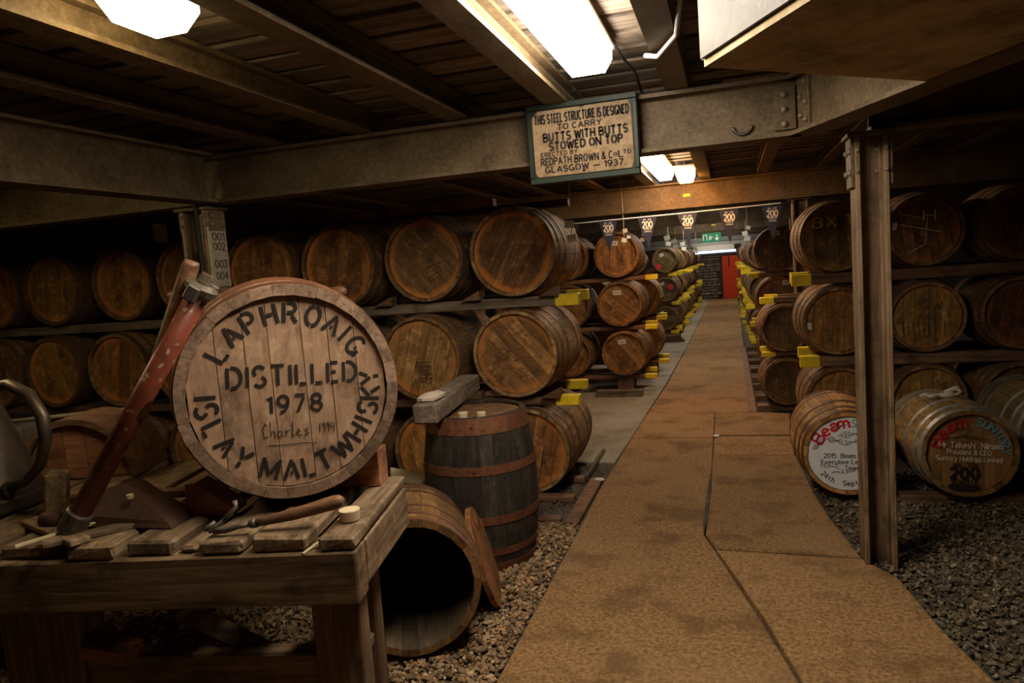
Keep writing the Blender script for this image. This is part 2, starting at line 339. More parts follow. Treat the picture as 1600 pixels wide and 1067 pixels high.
# ------------------------------------------------------------------ stroke lettering
def arc(cx, cy, rx_, ry_, a0, a1, n=10):
    return [(cx + rx_ * math.cos(math.radians(a0 + (a1 - a0) * i / n)), cy + ry_ * math.sin(math.radians(a0 + (a1 - a0) * i / n))) for i in range(n + 1)]
def glyphs():
    G = {}
    w = 0.62
    G['A'] = (0.7, [[(0, 0), (.35, 1)], [(.7, 0), (.35, 1)], [(.13, .32), (.57, .32)]])
    G['B'] = (w, [[(0, 0), (0, 1)], [(0, 1), (.33, 1)] + arc(.33, .765, .24, .235, 90, -90, 8)[1:] + [(0, .53)], [(0, 0), (.35, 0)] + arc(.35, .265, .27, .265, -90, 90, 8)[1:] + [(0, .53)]])
    G['C'] = (w, [arc(.33, .5, .33, .5, 48, 312, 18)])
    G['D'] = (.64, [[(0, 0), (0, 1)], [(0, 1), (.25, 1)] + arc(.25, .5, .39, .5, 90, -90, 14)[1:] + [(0, 0)]])
    G['E'] = (.52, [[(0, 0), (0, 1)], [(0, 1), (.52, 1)], [(0, .52), (.42, .52)], [(0, 0), (.52, 0)]])
    G['F'] = (.5, [[(0, 0), (0, 1)], [(0, 1), (.5, 1)], [(0, .52), (.42, .52)]])
    G['G'] = (.66, [arc(.33, .5, .33, .5, 50, 350, 18)[:-1] + [(.66, .42)], [(.66, .42), (.38, .42)], [(.66, .42), (.66, .02)]])
    G['H'] = (.62, [[(0, 0), (0, 1)], [(.62, 0), (.62, 1)], [(0, .5), (.62, .5)]])
    G['I'] = (.0, [[(0, 0), (0, 1)]])
    G['J'] = (.4, [[(.4, 1), (.4, .25)] + arc(.2, .25, .2, .25, 0, -170, 8)[1:]])
    G['K'] = (.62, [[(0, 0), (0, 1)], [(.6, 1), (0, .4)], [(.62, 0), (.2, .58)]])
    G['L'] = (.5, [[(0, 0), (0, 1)], [(0, 0), (.5, 0)]])
    G['M'] = (.78, [[(0, 0), (0, 1)], [(.78, 0), (.78, 1)], [(0, 1), (.39, .12)], [(.78, 1), (.39, .12)]])
    G['N'] = (.66, [[(0, 0), (0, 1)], [(.66, 0), (.66, 1)], [(0, 1), (.66, 0)]])
    G['O'] = (.66, [arc(.33, .5, .33, .5, 95, 265, 14), arc(.33, .5, .33, .5, 85, -85, 14)])
    G['P'] = (.56, [[(0, 0), (0, 1)], [(0, 1), (.3, 1)] + arc(.3, .74, .26, .26, 90, -90, 8)[1:] + [(0, .48)]])
    G['R'] = (.6, [[(0, 0), (0, 1)], [(0, 1), (.32, 1)] + arc(.32, .75, .25, .25, 90, -90, 8)[1:] + [(0, .5)], [(.6, 0), (.3, .5)]])
    G['S'] = (.56, [arc(.28, .74, .26, .26, 25, 270, 12) + arc(.28, .24, .28, .24, 90, -150, 12)[1:]])
    G['T'] = (.64, [[(.32, 0), (.32, 1)], [(0, 1), (.64, 1)]])
    G['U'] = (.62, [[(0, 1), (0, .31)] + arc(.31, .31, .31, .31, 180, 360, 12)[1:] + [(.62, 1)]])
    G['V'] = (.66, [[(0, 1), (.33, 0)], [(.66, 1), (.33, 0)]])
    G['W'] = (.92, [[(0, 1), (.23, 0)], [(.46, .9), (.23, 0)], [(.46, .9), (.69, 0)], [(.92, 1), (.69, 0)]])
    G['X'] = (.62, [[(0, 0), (.62, 1)], [(0, 1), (.62, 0)]])
    G['Y'] = (.64, [[(0, 1), (.32, .45)], [(.64, 1), (.32, .45)], [(.32, .45), (.32, 0)]])
    G['0'] = (.56, [arc(.28, .5, .28, .5, 95, 265, 14), arc(.28, .5, .28, .5, 85, -85, 14)])
    G['1'] = (.2, [[(.2, 0), (.2, 1)], [(.2, 1), (0, .8)]])
    G['2'] = (.54, [arc(.27, .72, .27, .28, 165, -40, 12) + [(0, 0)], [(0, 0), (.54, 0)]])
    G['3'] = (.52, [arc(.25, .75, .24, .25, 150, -90, 10) + arc(.25, .26, .27, .26, 85, -150, 12)[1:]])
    G['4'] = (.58, [[(.44, 0), (.44, 1)], [(.44, 1), (0, .3)], [(0, .3), (.58, .3)]])
    G['5'] = (.52, [[(.5, 1), (.06, 1), (.03, .56)] + arc(.25, .31, .27, .31, 115, -145, 12)])
    G['6'] = (.54, [arc(.27, .3, .27, .3, 90, 450, 16), [(0, .3), (.05, .65), (.2, .9), (.45, 1)]])
    G['7'] = (.54, [[(0, 1), (.54, 1)], [(.54, 1), (.15, 0)]])
    G['8'] = (.54, [arc(.27, .76, .23, .24, -90, 270, 16), arc(.27, .26, .27, .26, 90, 450, 16)])
    G['9'] = (.54, [arc(.27, .7, .27, .3, -90, 270, 16), [(.54, .7), (.49, .35), (.34, .1), (.1, 0)]])
    G['&'] = (.66, [[(.66, 0), (.14, .7)] + arc(.28, .8, .16, .2, 200, -20, 8) + [(.05, .38)] + arc(.26, .24, .24, .24, 150, 300, 8) + [(.6, .42)]])
    G['-'] = (.4, [[(0, .42), (.4, .42)]])
    G['='] = (.9, [[(0, .42), (.9, .42)]])
    G['.'] = (.0, [[(0, 0), (0, .09)]])
    x = .66
    G['a'] = (.44, [[(.44, 0), (.44, .42)] + arc(.22, .44, .22, .22, 0, 160, 8), arc(.2, .19, .22, .19, 60, 330, 12)])
    G['b'] = (.46, [[(0, 0), (0, 1)], arc(.22, .33, .24, .33, 140, -140, 12)])
    G['c'] = (.42, [arc(.24, .33, .24, .33, 50, 310, 12)])
    G['d'] = (.46, [[(.46, 0), (.46, 1)], arc(.24, .33, .24, .33, 40, 320, 12)])
    G['e'] = (.46, [[(.02, .36), (.46, .36)] + arc(.23, .33, .23, .33, 8, 315, 14)])
    G['f'] = (.3, [[(.1, 0), (.1, .8)] + arc(.24, .8, .14, .2, 180, 60, 6), [(0, x), (.28, x)]])
    G['g'] = (.44, [arc(.22, .42, .2, .24, 0, 360, 14), arc(.22, -.06, .22, .14, 0, 360, 12)])
    G['h'] = (.46, [[(0, 0), (0, 1)], arc(.23, .42, .23, .24, 170, 0, 8) + [(.46, 0)]])
    G['i'] = (.0, [[(0, 0), (0, x)], [(0, .86), (0, .96)]])
    G['k'] = (.46, [[(0, 0), (0, 1)], [(.42, x), (0, .26)], [(.46, 0), (.15, .4)]])
    G['l'] = (.0, [[(0, 0), (0, 1)]])
    G['m'] = (.74, [[(0, 0), (0, x)], arc(.185, .44, .185, .22, 170, 0, 8) + [(.37, 0)], arc(.555, .44, .185, .22, 170, 0, 8) + [(.74, 0)]])
    G['n'] = (.46, [[(0, 0), (0, x)], arc(.23, .42, .23, .24, 170, 0, 8) + [(.46, 0)]])
    G['o'] = (.48, [arc(.24, .33, .24, .33, 90, 450, 16)])
    G['p'] = (.46, [[(0, -.3), (0, x)], arc(.22, .33, .24, .33, 140, -140, 12)])
    G['r'] = (.32, [[(0, 0), (0, x)], arc(.22, .4, .22, .26, 170, 60, 6)])
    G['s'] = (.38, [arc(.19, .49, .17, .17, 30, 270, 10) + arc(.19, .16, .19, .16, 90, -150, 10)[1:]])
    G['t'] = (.28, [[(.12, .9), (.12, .12), (.28, 0)], [(0, x), (.28, x)]])
    G['u'] = (.46, [[(0, x), (0, .24)] + arc(.23, .24, .23, .24, 180, 360, 8)[1:], [(.46, x), (.46, 0)]])
    G['v'] = (.46, [[(0, x), (.23, 0)], [(.46, x), (.23, 0)]])
    G['x'] = (.46, [[(0, 0), (.46, x)], [(0, x), (.46, 0)]])
    G['y'] = (.46, [[(0, x), (.23, 0)], [(.46, x), (.12, -.3)]])
    return G
GL = glyphs()

def ribbon(out, pts, wd):
    """a flat stroke of width wd along pts, as quads in (x, z)"""
    P = [Vector(p) for p in pts]
    n = len(P)
    L_, R_ = [], []
    closed = n > 3 and (P[0] - P[-1]).length < 1e-5
    for i in range(n):
        if closed and i in (0, n - 1): d0 = (P[-1] - P[-2]); d1 = (P[1] - P[0])
        else:
            d0 = P[i] - P[i - 1] if i > 0 else P[1] - P[0]
            d1 = P[i + 1] - P[i] if i < n - 1 else P[-1] - P[-2]
        d0 = d0.normalized(); d1 = d1.normalized()
        n0 = Vector((-d0.y, d0.x)); n1 = Vector((-d1.y, d1.x)); m = n0 + n1
        if m.length < 1e-3: m = n0
        m.normalize(); k = min(1.0 / max(m.dot(n0), 0.3), 2.0)
        L_.append(P[i] + m * wd * .5 * k); R_.append(P[i] - m * wd * .5 * k)
    for i in range(n - 1): out.append((L_[i], R_[i], R_[i + 1], L_[i + 1]))

def letter_quads(ch, weight, xs=1.0, serif=0.0, stencil=False):
    wdt, strokes = GL[ch]
    qs = []
    S_ = [[(x * xs, y) for x, y in st] for st in strokes]
    g = weight * 1.0
    for si, st in enumerate(S_):
        st = list(st)
        if stencil:
            if ch in 'OC0': pass
            elif ch == 'S':
                m = len(st) // 2
                ribbon(qs, st[:m - 1], weight); st = st[m + 1:]
            elif si > 0:
                for end in (0, -1):
                    p = Vector(st[end]); hit = False
                    for ot in S_[:si]:
                        for a, b in zip(ot, ot[1:]):
                            a = Vector(a); b = Vector(b); t = max(0, min(1, (p - a).dot(b - a) / max((b - a).length_squared, 1e-9)))
                            if (a + (b - a) * t - p).length < 0.03: hit = True
                    if hit:
                        nb = Vector(st[1 if end == 0 else -2]); d = nb - p
                        cut = g * 0.85
                        if d.length > cut * 1.15: q = p + d.normalized() * cut; st[end] = (q.x, q.y)
                        elif len(st) > 3: st = st[1:] if end == 0 else st[:-1]
        ribbon(qs, st, weight)
        if serif:
            for end, nb in ((0, 1), (-1, -2)):
                p = st[end]; q = st[nb]
                if abs(p[0] - q[0]) < 0.75 * abs(p[1] - q[1]) and (abs(p[1]) < .01 or abs(p[1] - 1) < .01 or abs(p[1] - .66) < .01 or abs(p[1] + .3) < .01):
                    ribbon(qs, [(p[0] - serif, p[1]), (p[0] + serif, p[1])], weight * .5)
    return qs, wdt * xs

def text_quads(txt, h, weight=.14, xs=1.0, gap=.2, space=.42, serif=0.0, stencil=False, slant=0.0):
    qs = []; x = 0.0; cs = []
    for ch in txt:
        if ch == ' ': x += space * xs; continue
        q, wd = letter_quads(ch, weight, xs, serif, stencil)
        cs.append((x, wd))
        qs += [tuple(Vector(((p.x + x + slant * p.y) * h, p.y * h)) for p in f) for f in q]
        x += wd + gap
    return qs, (x - gap) * h
def text_fit(txt, h, width, **kw):
    q, wd = text_quads(txt, h, **kw); k = width / wd
    return [tuple(Vector((p.x * k - width / 2, p.y)) for p in f) for f in q]
class Print:
    """flat lettering in a vertical plane (x, z), at y"""
    def __init__(s): s.q = []
    def line(s, txt, cx, z, h, width, rot=0.0, **kw):
        c, n = math.cos(rot), math.sin(rot)
        for f in text_fit(txt, h, width, **kw):
            s.q.append([(cx + (p.x * c - (p.y - h / 2) * n), z + (p.x * n + (p.y - h / 2) * c)) for p in f])
    def letter(s, ch, cx, cz, h, rot, **kw):
        q, wd = letter_quads(ch, kw.get('weight', .16), kw.get('xs', 1), kw.get('serif', 0), kw.get('stencil', False))
        c, n = math.cos(rot), math.sin(rot)
        for f in q:
            r = []
            for p in f:
                x = (p.x - wd / 2) * h; y = (p.y - .5) * h
                r.append((cx + x * c - y * n, cz + x * n + y * c))
            s.q.append(r)
    def stroke(s, pts, wd):
        o = []; ribbon(o, pts, wd); s.q += [[(p.x, p.y) for p in f] for f in o]
    def build(s, name, mat, parent, y, loc=(0, 0, 0), rot=(0, 0, 0)):
        vs = []; fs = []
        for f in s.q:
            fs.append(tuple(range(len(vs), len(vs) + 4))); vs += [(p[0], y, p[1]) for p in f]
        me = bpy.data.meshes.new(name); me.from_pydata(vs, [], fs); me.materials.append(M[mat])
        return put(name, me, parent, loc, rot)

# ------------------------------------------------------------------ casks
def prof(rh, rb, t): return rb - (rb - rh) * (2 * t - 1) ** 2
def stave_mesh(name, rh, rb, L, n, th, ns, mat='stave', inner=None):
    a = PI / n * 0.985; vs = []; fs = []
    for i in range(ns + 1):
        t = i / ns; r = prof(rh, rb, t); y = L * t
        for ang, rr in ((-a, r), (0, r + .0), (a, r), (a, r - th), (-a, r - th)):
            vs.append((rr * math.sin(ang), y, rr * math.cos(ang)))
    for i in range(ns):
        for k in range(5):
            fs.append((i * 5 + k, i * 5 + (k + 1) % 5, (i + 1) * 5 + (k + 1) % 5, (i + 1) * 5 + k))
    fs += [(4, 3, 2, 1, 0), tuple(ns * 5 + k for k in range(5))]
    mb = MB(); mb.add(vs, fs); me = mb.mesh(name, mat)
    if inner:
        me.materials.append(M[inner])
        for i in range(ns): me.polygons[i * 5 + 3].material_index = 1
    return me
def body_mesh(name, rh, rb, L, n, ns):
    mb = MB(); vs = []; fs = []
    for i in range(ns + 1):
        t = i / ns
        for k in range(n):
            for e in (-1, 1):
                a = 2 * PI * (k + .5) / n + e * PI / n * .97; r = prof(rh, rb, t) + (.0015 if k % 3 else -.001)
                vs.append((r * math.sin(a), L * t, r * math.cos(a)))
    m = 2 * n
    for i in range(ns):
        for k in range(m): fs.append((i * m + k, i * m + (k + 1) % m, (i + 1) * m + (k + 1) % m, (i + 1) * m + k))
    # chime ring and inner wall at both ends
    for end, yy, ins in ((0, 0.0, .035), (ns, L, -.035)):
        o = len(vs); r = rh - .022
        for k in range(m):
            a = math.atan2(vs[end * m + k][0], vs[end * m + k][2]); vs.append((r * math.sin(a), yy, r * math.cos(a)))
        for k in range(m):
            x, y, z = vs[o + k]; vs.append((x, yy + ins, z))
        for k in range(m):
            k2 = (k + 1) % m
            fs.append((end * m + k, end * m + k2, o + k2, o + k)); fs.append((o + k, o + k2, o + m + k2, o + m + k))
    mb.add(vs, fs); return mb.mesh(name, 'stave')
def head_boards(name, R, n, th, mat='head', seed=0):
    r_ = random.Random(seed); ws = [r_.uniform(.75, 1.25) for _ in range(n)]; tot = sum(ws); x = -R; out = []
    for i in range(n):
        x1 = x + ws[i] / tot * 2 * R; a, b = x + .0012, x1 - .0012
        a = max(a, -R * .985); b = min(b, R * .985)
        xs = [a + (b - a) * k / 4 for k in range(5)]
        poly = [(q, math.sqrt(max(R * R - q * q, 0))) for q in xs] + [(q, -math.sqrt(max(R * R - q * q, 0))) for q in reversed(xs)]
        mb = MB(); nn = len(poly); off = r_.uniform(-.0012, .0012)
        vs = [(p[0], off, p[1]) for p in poly] + [(p[0], th, p[1]) for p in poly]
        fs = [tuple(range(nn)), tuple(range(2 * nn - 1, nn - 1, -1))] + [(i_, nn + i_, nn + (i_ + 1) % nn, (i_ + 1) % nn) for i_ in range(nn)]
        mb.add(vs, fs); out.append(mb.mesh(name, mat)); x = x1
    return out
def disc_mesh(name, R, n, th, mat):
    mb = MB(); mb.lathe([(0.0, 0), (R, 0), (R, th), (0, th)], n, axis='Y'); return mb.mesh(name, mat)
def hoop_mesh(name, rh, rb, L, t0, t1, n=40, mat='hoop', th=.003):
    r0, r1 = prof(rh, rb, t0), prof(rh, rb, t1)
    mb = MB(); mb.lathe([(r0 - .002, L * t0), (r0 + th, L * t0), (r1 + th, L * t1), (r1 - .002, L * t1), (r0 - .002, L * t0)], n, axis='Y')
    mb.f = [f for f in mb.f if len(f) == 4]
    # riveted lap
    a = 0.4; rm = (r0 + r1) / 2 + th
    for da in (-.02, .02):
        mb.lathe([(.006, 0), (.005, .004), (0, .005)], 6, Matrix.Translation((rm * math.cos(a + da), L * (t0 + t1) / 2, rm * math.sin(a + da))) @ Matrix.Rotation(PI / 2 - a, 4, 'Y'))
    return mb.mesh(name, mat)
HOOPS = [(.004, .055), (.125, .165), (.29, .335), (.665, .71), (.835, .875), (.945, .996)]
class Kind:
    def __init__(s, rh, rb, L, n=26, ns=6, boards=6, hoopmat='hoop', far=False, hoops=HOOPS, hseg=40, inset=.03, th=.02, mat='stave', hmat='head', inner=None):
        s.rh, s.rb, s.L, s.n = rh, rb, L, n; s.R = rh - th - .001; s.inset = inset
        s.far = far
        s.stave = None if far else stave_mesh('stave', rh, rb, L, n, th, ns, mat, inner)
        s.body = body_mesh('cask_body', rh, rb, L, 20, ns) if True else None
        s.heads = [head_boards('head_board', s.R, boards + (q % 2), .02, hmat, seed=q * 7 + n) for q in range(3)]
        s.disc = disc_mesh('back_head', s.R, 24, .02, 'head')
        s.hoops = [hoop_mesh('hoop', rh, rb, L, a, b, hseg, hoopmat) for a, b in hoops]
def cask(k, x, y, zc, yaw, label, group, roll=None, tint=(1, 1, 1), htint=None, staves=False, rim=.8, tilt=0.0, heads=True, name='oak_cask', hv=None, hoopc=(1, 1, 1), nohead=False, cat='barrel', boards=True, upright=False, noback=False, var=.22):
    roll = random.uniform(0, 2 * PI) if roll is None else roll
    e = empty(name, (x, y, zc if upright else zc - k.rb), (-PI / 2 if upright else tilt, 0, yaw)); tag(e, label, cat, group)
    htint = htint or tint
    C = (0, -k.L, 0) if upright else (0, 0, k.rb); idx = max(1, int(k.R * 1000))
    off = random.uniform(0, 2 * PI)
    if staves:
        for i in range(k.n):
            a = off + 2 * PI * i / k.n; d = random.uniform(-.0015, .0015)
            f = random.uniform(.82, 1.12)
            put('stave', k.stave, e, (math.sin(a) * d, C[1], C[2] + math.cos(a) * d), (0, a, 0), (*[c * f for c in tint], 1))
    else:
        put('stave_body', k.body, e, C, (0, off, 0), (*tint, 1))
    hh = k.heads[random.randrange(3) if hv is None else hv]
    if not nohead:
        if boards:
            for me in hh:
                f = random.uniform(1 - var, 1 + var * .6)
                put('head_board', me, e, (0, C[1] + k.inset, C[2]), (0, roll, 0), (*[c * f for c in htint], rim), idx)
        else:
            put('head', k.disc, e, (0, C[1] + k.inset, C[2]), (0, roll, 0), (*htint, rim), idx)
    if not noback: put('back_head', k.disc, e, (0, C[1] + k.L - k.inset - .02, C[2]), (0, 0, 0), (*htint, rim), idx)
    for hp in k.hoops:
        put('hoop', hp, e, C, (0, off * 3, 0), (*hoopc, 1))
    return e
def label_paper(e, k, x, z, w_=.05, h_=.035, mat='paper', rot=0.0, nm='paper_label', bars=True):
    mb = MB(); c, s_ = math.cos(rot), math.sin(rot)
    mb.box(-w_ / 2, w_ / 2, -.0015, 0, -h_ / 2, h_ / 2)
    me = mb.mesh(nm, mat)
    o = put(nm, me, e, (x, k.inset - .0018, k.rb + z), (0, rot, 0))
    if bars:
        p = Print()
        for i in range(7): p.stroke([((i - 3) * w_ * .11, -h_ * .25), ((i - 3) * w_ * .11, h_ * .2)], w_ * (.03 + .03 * (i % 2)))
        p.build('barcode', 'black', o, -.0025)
    return o
def red_dot(e, k, x, z, r=.03):
    mb = MB(); mb.lathe([(0, 0), (r, 0), (r, .0015), (0, .0015)], 14, axis='Y')
    return put('red_spot', mb.mesh('red_spot', 'red'), e, (x, k.inset - .002, k.rb + z))

# ------------------------------------------------------------------ the setting: walls, floor, ceiling
def simple(name, mat, x0, x1, y0, y1, z0, z1, b=0, parent=None):
    return put(name, MB().box(x0, x1, y0, y1, z0, z1, b).mesh(name, mat), parent)
floor = struct(simple('floor', 'soil', -8, 6, -3, 26, -.2, -.03))
struct(simple('wall_left', 'wall', -8.2, -8, -3, 26, -.2, 2.8))
struct(simple('wall_right', 'wall', 6, 6.2, -3, 26, -.2, 2.8))
struct(simple('wall_front', 'wall', -8.2, 6.2, -3.2, -3, -.2, 2.8))
wb = struct(simple('wall_back', 'wall', -8.2, 6.2, 25.3, 25.6, -.2, 2.8))
# rubble stones of the far wall beside the red door
r_ = random.Random(3); z = -.03; mbs = MB()
while z < 2.3:
    h = r_.uniform(.06, .13); x = -1.75
    while x < 1.6:
        ww = r_.uniform(.09, .26)
        if not (x + ww > -.25 and x < .78 and z < 1.45):
            mbs.box(x + .008, x + ww - .008, 25.3 - r_.uniform(.03, .09), 25.32, z + .008, z + h - .008, .015)
        x += ww
    z += h
so = put('wall_stone', mbs.mesh('wall_stone', 'wallstone'), wb); so['kind'] = 'stuff'
dr = struct(simple('door_1', 'reddoor', -.235, .76, 25.2, 25.29, 0, 1.42, .01))
put('door_handle', MB().tube([(-.02, 25.19, 1.40), (-.02, 25.19, 1.05)], .02, 8).mesh('door_handle', 'cable'), dr)

def slab(pts, mat, z1=0.0, z0=-.05, inset=.006):
    c = Vector((sum(p[0] for p in pts) / len(pts), sum(p[1] for p in pts) / len(pts)))
    P = [Vector(p) for p in pts]; P = [p + (c - p).normalized() * inset for p in P]
    mb = MB(); n = len(P); b = .008
    Q = [p + (c - p).normalized() * b for p in P]
    vs = [(p.x, p.y, z0) for p in P] + [(p.x, p.y, z1 - b) for p in P] + [(p.x, p.y, z1) for p in Q]
    fs = [tuple(reversed(range(n))), tuple(range(2 * n, 3 * n))]
    for o in (0, n): fs += [(o + i, o + (i + 1) % n, o + n + (i + 1) % n, o + n + i) for i in range(n)]
    mb.add(vs, fs); o = put('concrete_slab', mb.mesh('concrete_slab', mat), floor); return o
crk = [(-.19, 6.05), (-.185, 5.49), (-.182, 4.66), (-.194, 3.9), (-.055, 3.42), (.065, 2.99), (.172, 2.54), (.42, 1.5), (.62, .5), (.7, -2.5)]
slab([(-.87, -2.5), (-.89, 2.36), (-.89, 3.9), (-.895, 4.6), (-.875, 5.3), (-.86, 6.05)] + crk, 'concrete')
slab([(-.86, 6.05), (-.78, 8.8), (-.74, 12), (.16, 12), (.15, 9.5), (.12, 7.05), (-.195, 6.99), (-.19, 6.05)], 'concrete')
slab([(-.74, 12), (-.71, 18), (.18, 18), (.16, 12)], 'concrete')
slab([(-.71, 18), (-.68, 25.3), (.2, 25.3), (.18, 18)], 'concrete')
slab([(-.195, 6.99), (.12, 7.05), (.47, 6.98), (.43, 6.15), (-.19, 6.15)], 'concrete')
slab([(-.19, 6.13), (.43, 6.13), (.40, 5.55), (-.185, 5.55)], 'concrete', -.006)
slab([(-.185, 5.53), (.40, 5.53), (.44, 4.7), (.48, 4.18), (.545, 3.68), (-.13, 3.72), (-.19, 3.9), (-.182, 4.66)], 'concrete')
slab([(-.13, 3.70), (.545, 3.66), (.66, 3.47), (.72, 3.01), (.80, 2.64), (1.1, 1.2), (1.3, -2.5), (.71, -2.5), (.63, .5), (.43, 1.5), (.182, 2.54), (.075, 2.99), (-.045, 3.42)], 'concrete')
slab([(-3.2, 5.31), (-.89, 5.30), (-.865, 6.1), (-.79, 8.8), (-.745, 12.4), (-3.2, 12.4)], 'concrete_grey', -.004)
slab([(-3.2, 12.42), (-.745, 12.42), (-.69, 25.2), (-3.2, 25.2)], 'concrete_grey', -.004)
# the dark stub of a broken crack crossing the walkway
put('crack_stain', MB().prism([(-.192, 5.0), (-.178, 5.02), (-.176, 4.5), (-.18, 4.15), (-.198, 3.9), (-.206, 4.1), (-.200, 4.5)], -.001, .0012).mesh('crack_stain', 'soil'), floor)
def floor_timber(x0, x1, y0, y1, z1, mat='rail', name='edge_board'):
    return put(name, MB().box(x0, x1, y0, y1, -.03, z1, .006).mesh(name, mat), floor)
floor_timber(.118, .19, 7.06, 12.0, .004, 'rail')
floor_timber(-1.0, -.912, 4.0, 4.9, .004, 'rail')
o = floor_timber(-1.035, -1.01, 4.85, 5.6, .03, 'bronze', 'iron_bar'); o.rotation_euler = (0, 0, 0)
for yy in (4.08, 4.49, 4.9): floor_timber(-2.6, -1.03, yy - .04, yy + .04, .008, 'rail', 'ground_sleeper')
for i, yy in enumerate((7.25, 7.75, 8.4, 8.9, 9.6, 10.3, 11, 11.8)): floor_timber(.2, 2.6, yy - .05, yy + .05, .03, 'rail', 'ground_sleeper')

# gravel: real stones in two beds beside the walkway
def inside(poly, x, y):
    r = np.zeros(len(x), bool); n = len(poly)
    for i in range(n):
        x1, y1 = poly[i]; x2, y2 = poly[(i + 1) % n]
        c = ((y1 > y) != (y2 > y)); r ^= c & (x < (x2 - x1) * (y - y1) / (y2 - y1 + 1e-12) + x1)
    return r
ph = (1 + 5 ** .5) / 2
ICO = np.array([(-1, ph, 0), (1, ph, 0), (-1, -ph, 0), (1, -ph, 0), (0, -1, ph), (0, 1, ph), (0, -1, -ph), (0, 1, -ph), (ph, 0, -1), (ph, 0, 1), (-ph, 0, -1), (-ph, 0, 1)]) / 1.9
ICF = np.array([(0, 11, 5), (0, 5, 1), (0, 1, 7), (0, 7, 10), (0, 10, 11), (1, 5, 9), (5, 11, 4), (11, 10, 2), (10, 7, 6), (7, 1, 8), (3, 9, 4), (3, 4, 2), (3, 2, 6), (3, 6, 8), (3, 8, 9), (4, 9, 5), (2, 4, 11), (6, 2, 10), (8, 6, 7), (9, 8, 1)])
def gravel(name, poly, count, r0, r1, pal, label):
    xs = [p[0] for p in poly]; ys = [p[1] for p in poly]
    x = rng.uniform(min(xs), max(xs), count * 3); y = rng.uniform(min(ys), max(ys), count * 3)
    k = inside(poly, x, y); x = x[k][:count]; y = y[k][:count]; n = len(x)
    r = r0 + (r1 - r0) * rng.random(n) ** 2.0
    v = ICO[None] * (1 + rng.normal(0, .26, (n, 12, 1))) * (np.stack([rng.uniform(.8, 1.5, n), rng.uniform(.7, 1.1, n), rng.uniform(.45, .8, n)], 1) * r[:, None])[:, None]
    a = rng.uniform(0, 2 * PI, n); ca, sa = np.cos(a)[:, None], np.sin(a)[:, None]
    v = np.stack([v[:, :, 0] * ca - v[:, :, 1] * sa, v[:, :, 0] * sa + v[:, :, 1] * ca, v[:, :, 2]], 2)
    t = rng.normal(0, .45, n)[:, None]; ct, st = np.cos(t), np.sin(t)
    v = np.stack([v[:, :, 0] * ct + v[:, :, 2] * st, v[:, :, 1], -v[:, :, 0] * st + v[:, :, 2] * ct], 2)
    v += np.stack([x, y, -.03 + rng.uniform(.002, .022, n)], 1)[:, None]
    f = (ICF[None] + 12 * np.arange(n)[:, None, None]).reshape(-1, 3)
    me = bpy.data.meshes.new(name)
    me.vertices.add(n * 12); me.vertices.foreach_set('co', v.reshape(-1))
    me.loops.add(len(f) * 3); me.loops.foreach_set('vertex_index', f.reshape(-1).astype(np.int32))
    me.polygons.add(len(f)); me.polygons.foreach_set('loop_start', np.arange(0, len(f) * 3, 3, dtype=np.int32))
    me.update(calc_edges=True)
    at = me.attributes.new('tone', 'FLOAT_COLOR', 'POINT')
    pal = np.array(pal); c = pal[rng.integers(0, len(pal), n)] * rng.uniform(.45, 1.5, (n, 1))
    c = np.concatenate([c, np.ones((n, 1))], 1); at.data.foreach_set('color', np.repeat(c, 12, 0).reshape(-1).astype(np.float32))
    me.materials.append(M['gravel']); me.shade_flat(); o = put(name, me); o['kind'] = 'stuff'; tag(o, label, 'gravel'); return o
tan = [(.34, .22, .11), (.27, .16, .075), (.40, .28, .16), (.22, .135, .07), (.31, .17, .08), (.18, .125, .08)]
gravel('gravel', [(-3.3, .6), (-.9, .6), (-.905, 3.98), (-1.02, 4.03), (-3.3, 4.03)], 42000, .007, .017, tan, 'loose tan gravel under the bench and around the upright cask')
gravel('gravel', [(-3.3, 4.1), (-1.04, 4.1), (-.92, 4.9), (-.90, 5.28), (-3.3, 5.28)], 4000, .004, .010, [(.10, .08, .06), (.15, .12, .09), (.07, .055, .04)], 'fine dark grit between the sleepers under the left stack')
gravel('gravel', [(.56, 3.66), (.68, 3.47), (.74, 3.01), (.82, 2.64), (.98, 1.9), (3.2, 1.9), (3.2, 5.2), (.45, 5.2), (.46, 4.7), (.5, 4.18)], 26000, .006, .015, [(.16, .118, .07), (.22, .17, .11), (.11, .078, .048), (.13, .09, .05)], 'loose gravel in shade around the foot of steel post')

# ceiling: boards above steel joists
ceil_ = struct(simple('ceiling', 'wall', -8.2, 6.2, -3.2, 25.6, 2.46, 2.56))
xs = [-8, -4.6, -2.75, -1.31, .33, 2.2, 6]
far = MB(); PIT = .21
for i in range(136):
    y0 = -2.9 + i * PIT
    if y0 > 25: break
    for a, b in zip(xs, xs[1:]):
        t = random.uniform(-.012, .012)
        if .6 < y0 < 9.2 and -5 < a < 4.0:
            me = MB().box(-(b - a) / 2, (b - a) / 2, 0, PIT - .03, 0, .03, .004).mesh('ceiling_board', 'plank')
            put('ceiling_board', me, ceil_, ((a + b) / 2, y0, 2.387 + random.uniform(0, .006)), (random.uniform(.02, .05), 0, 0))
        else: far.box(a, b, y0, y0 + PIT - .02, 2.39, 2.42)
fo = put('far_ceiling_boards', far.mesh('far_ceiling_boards', 'plank'), ceil_); fo['kind'] = 'stuff'

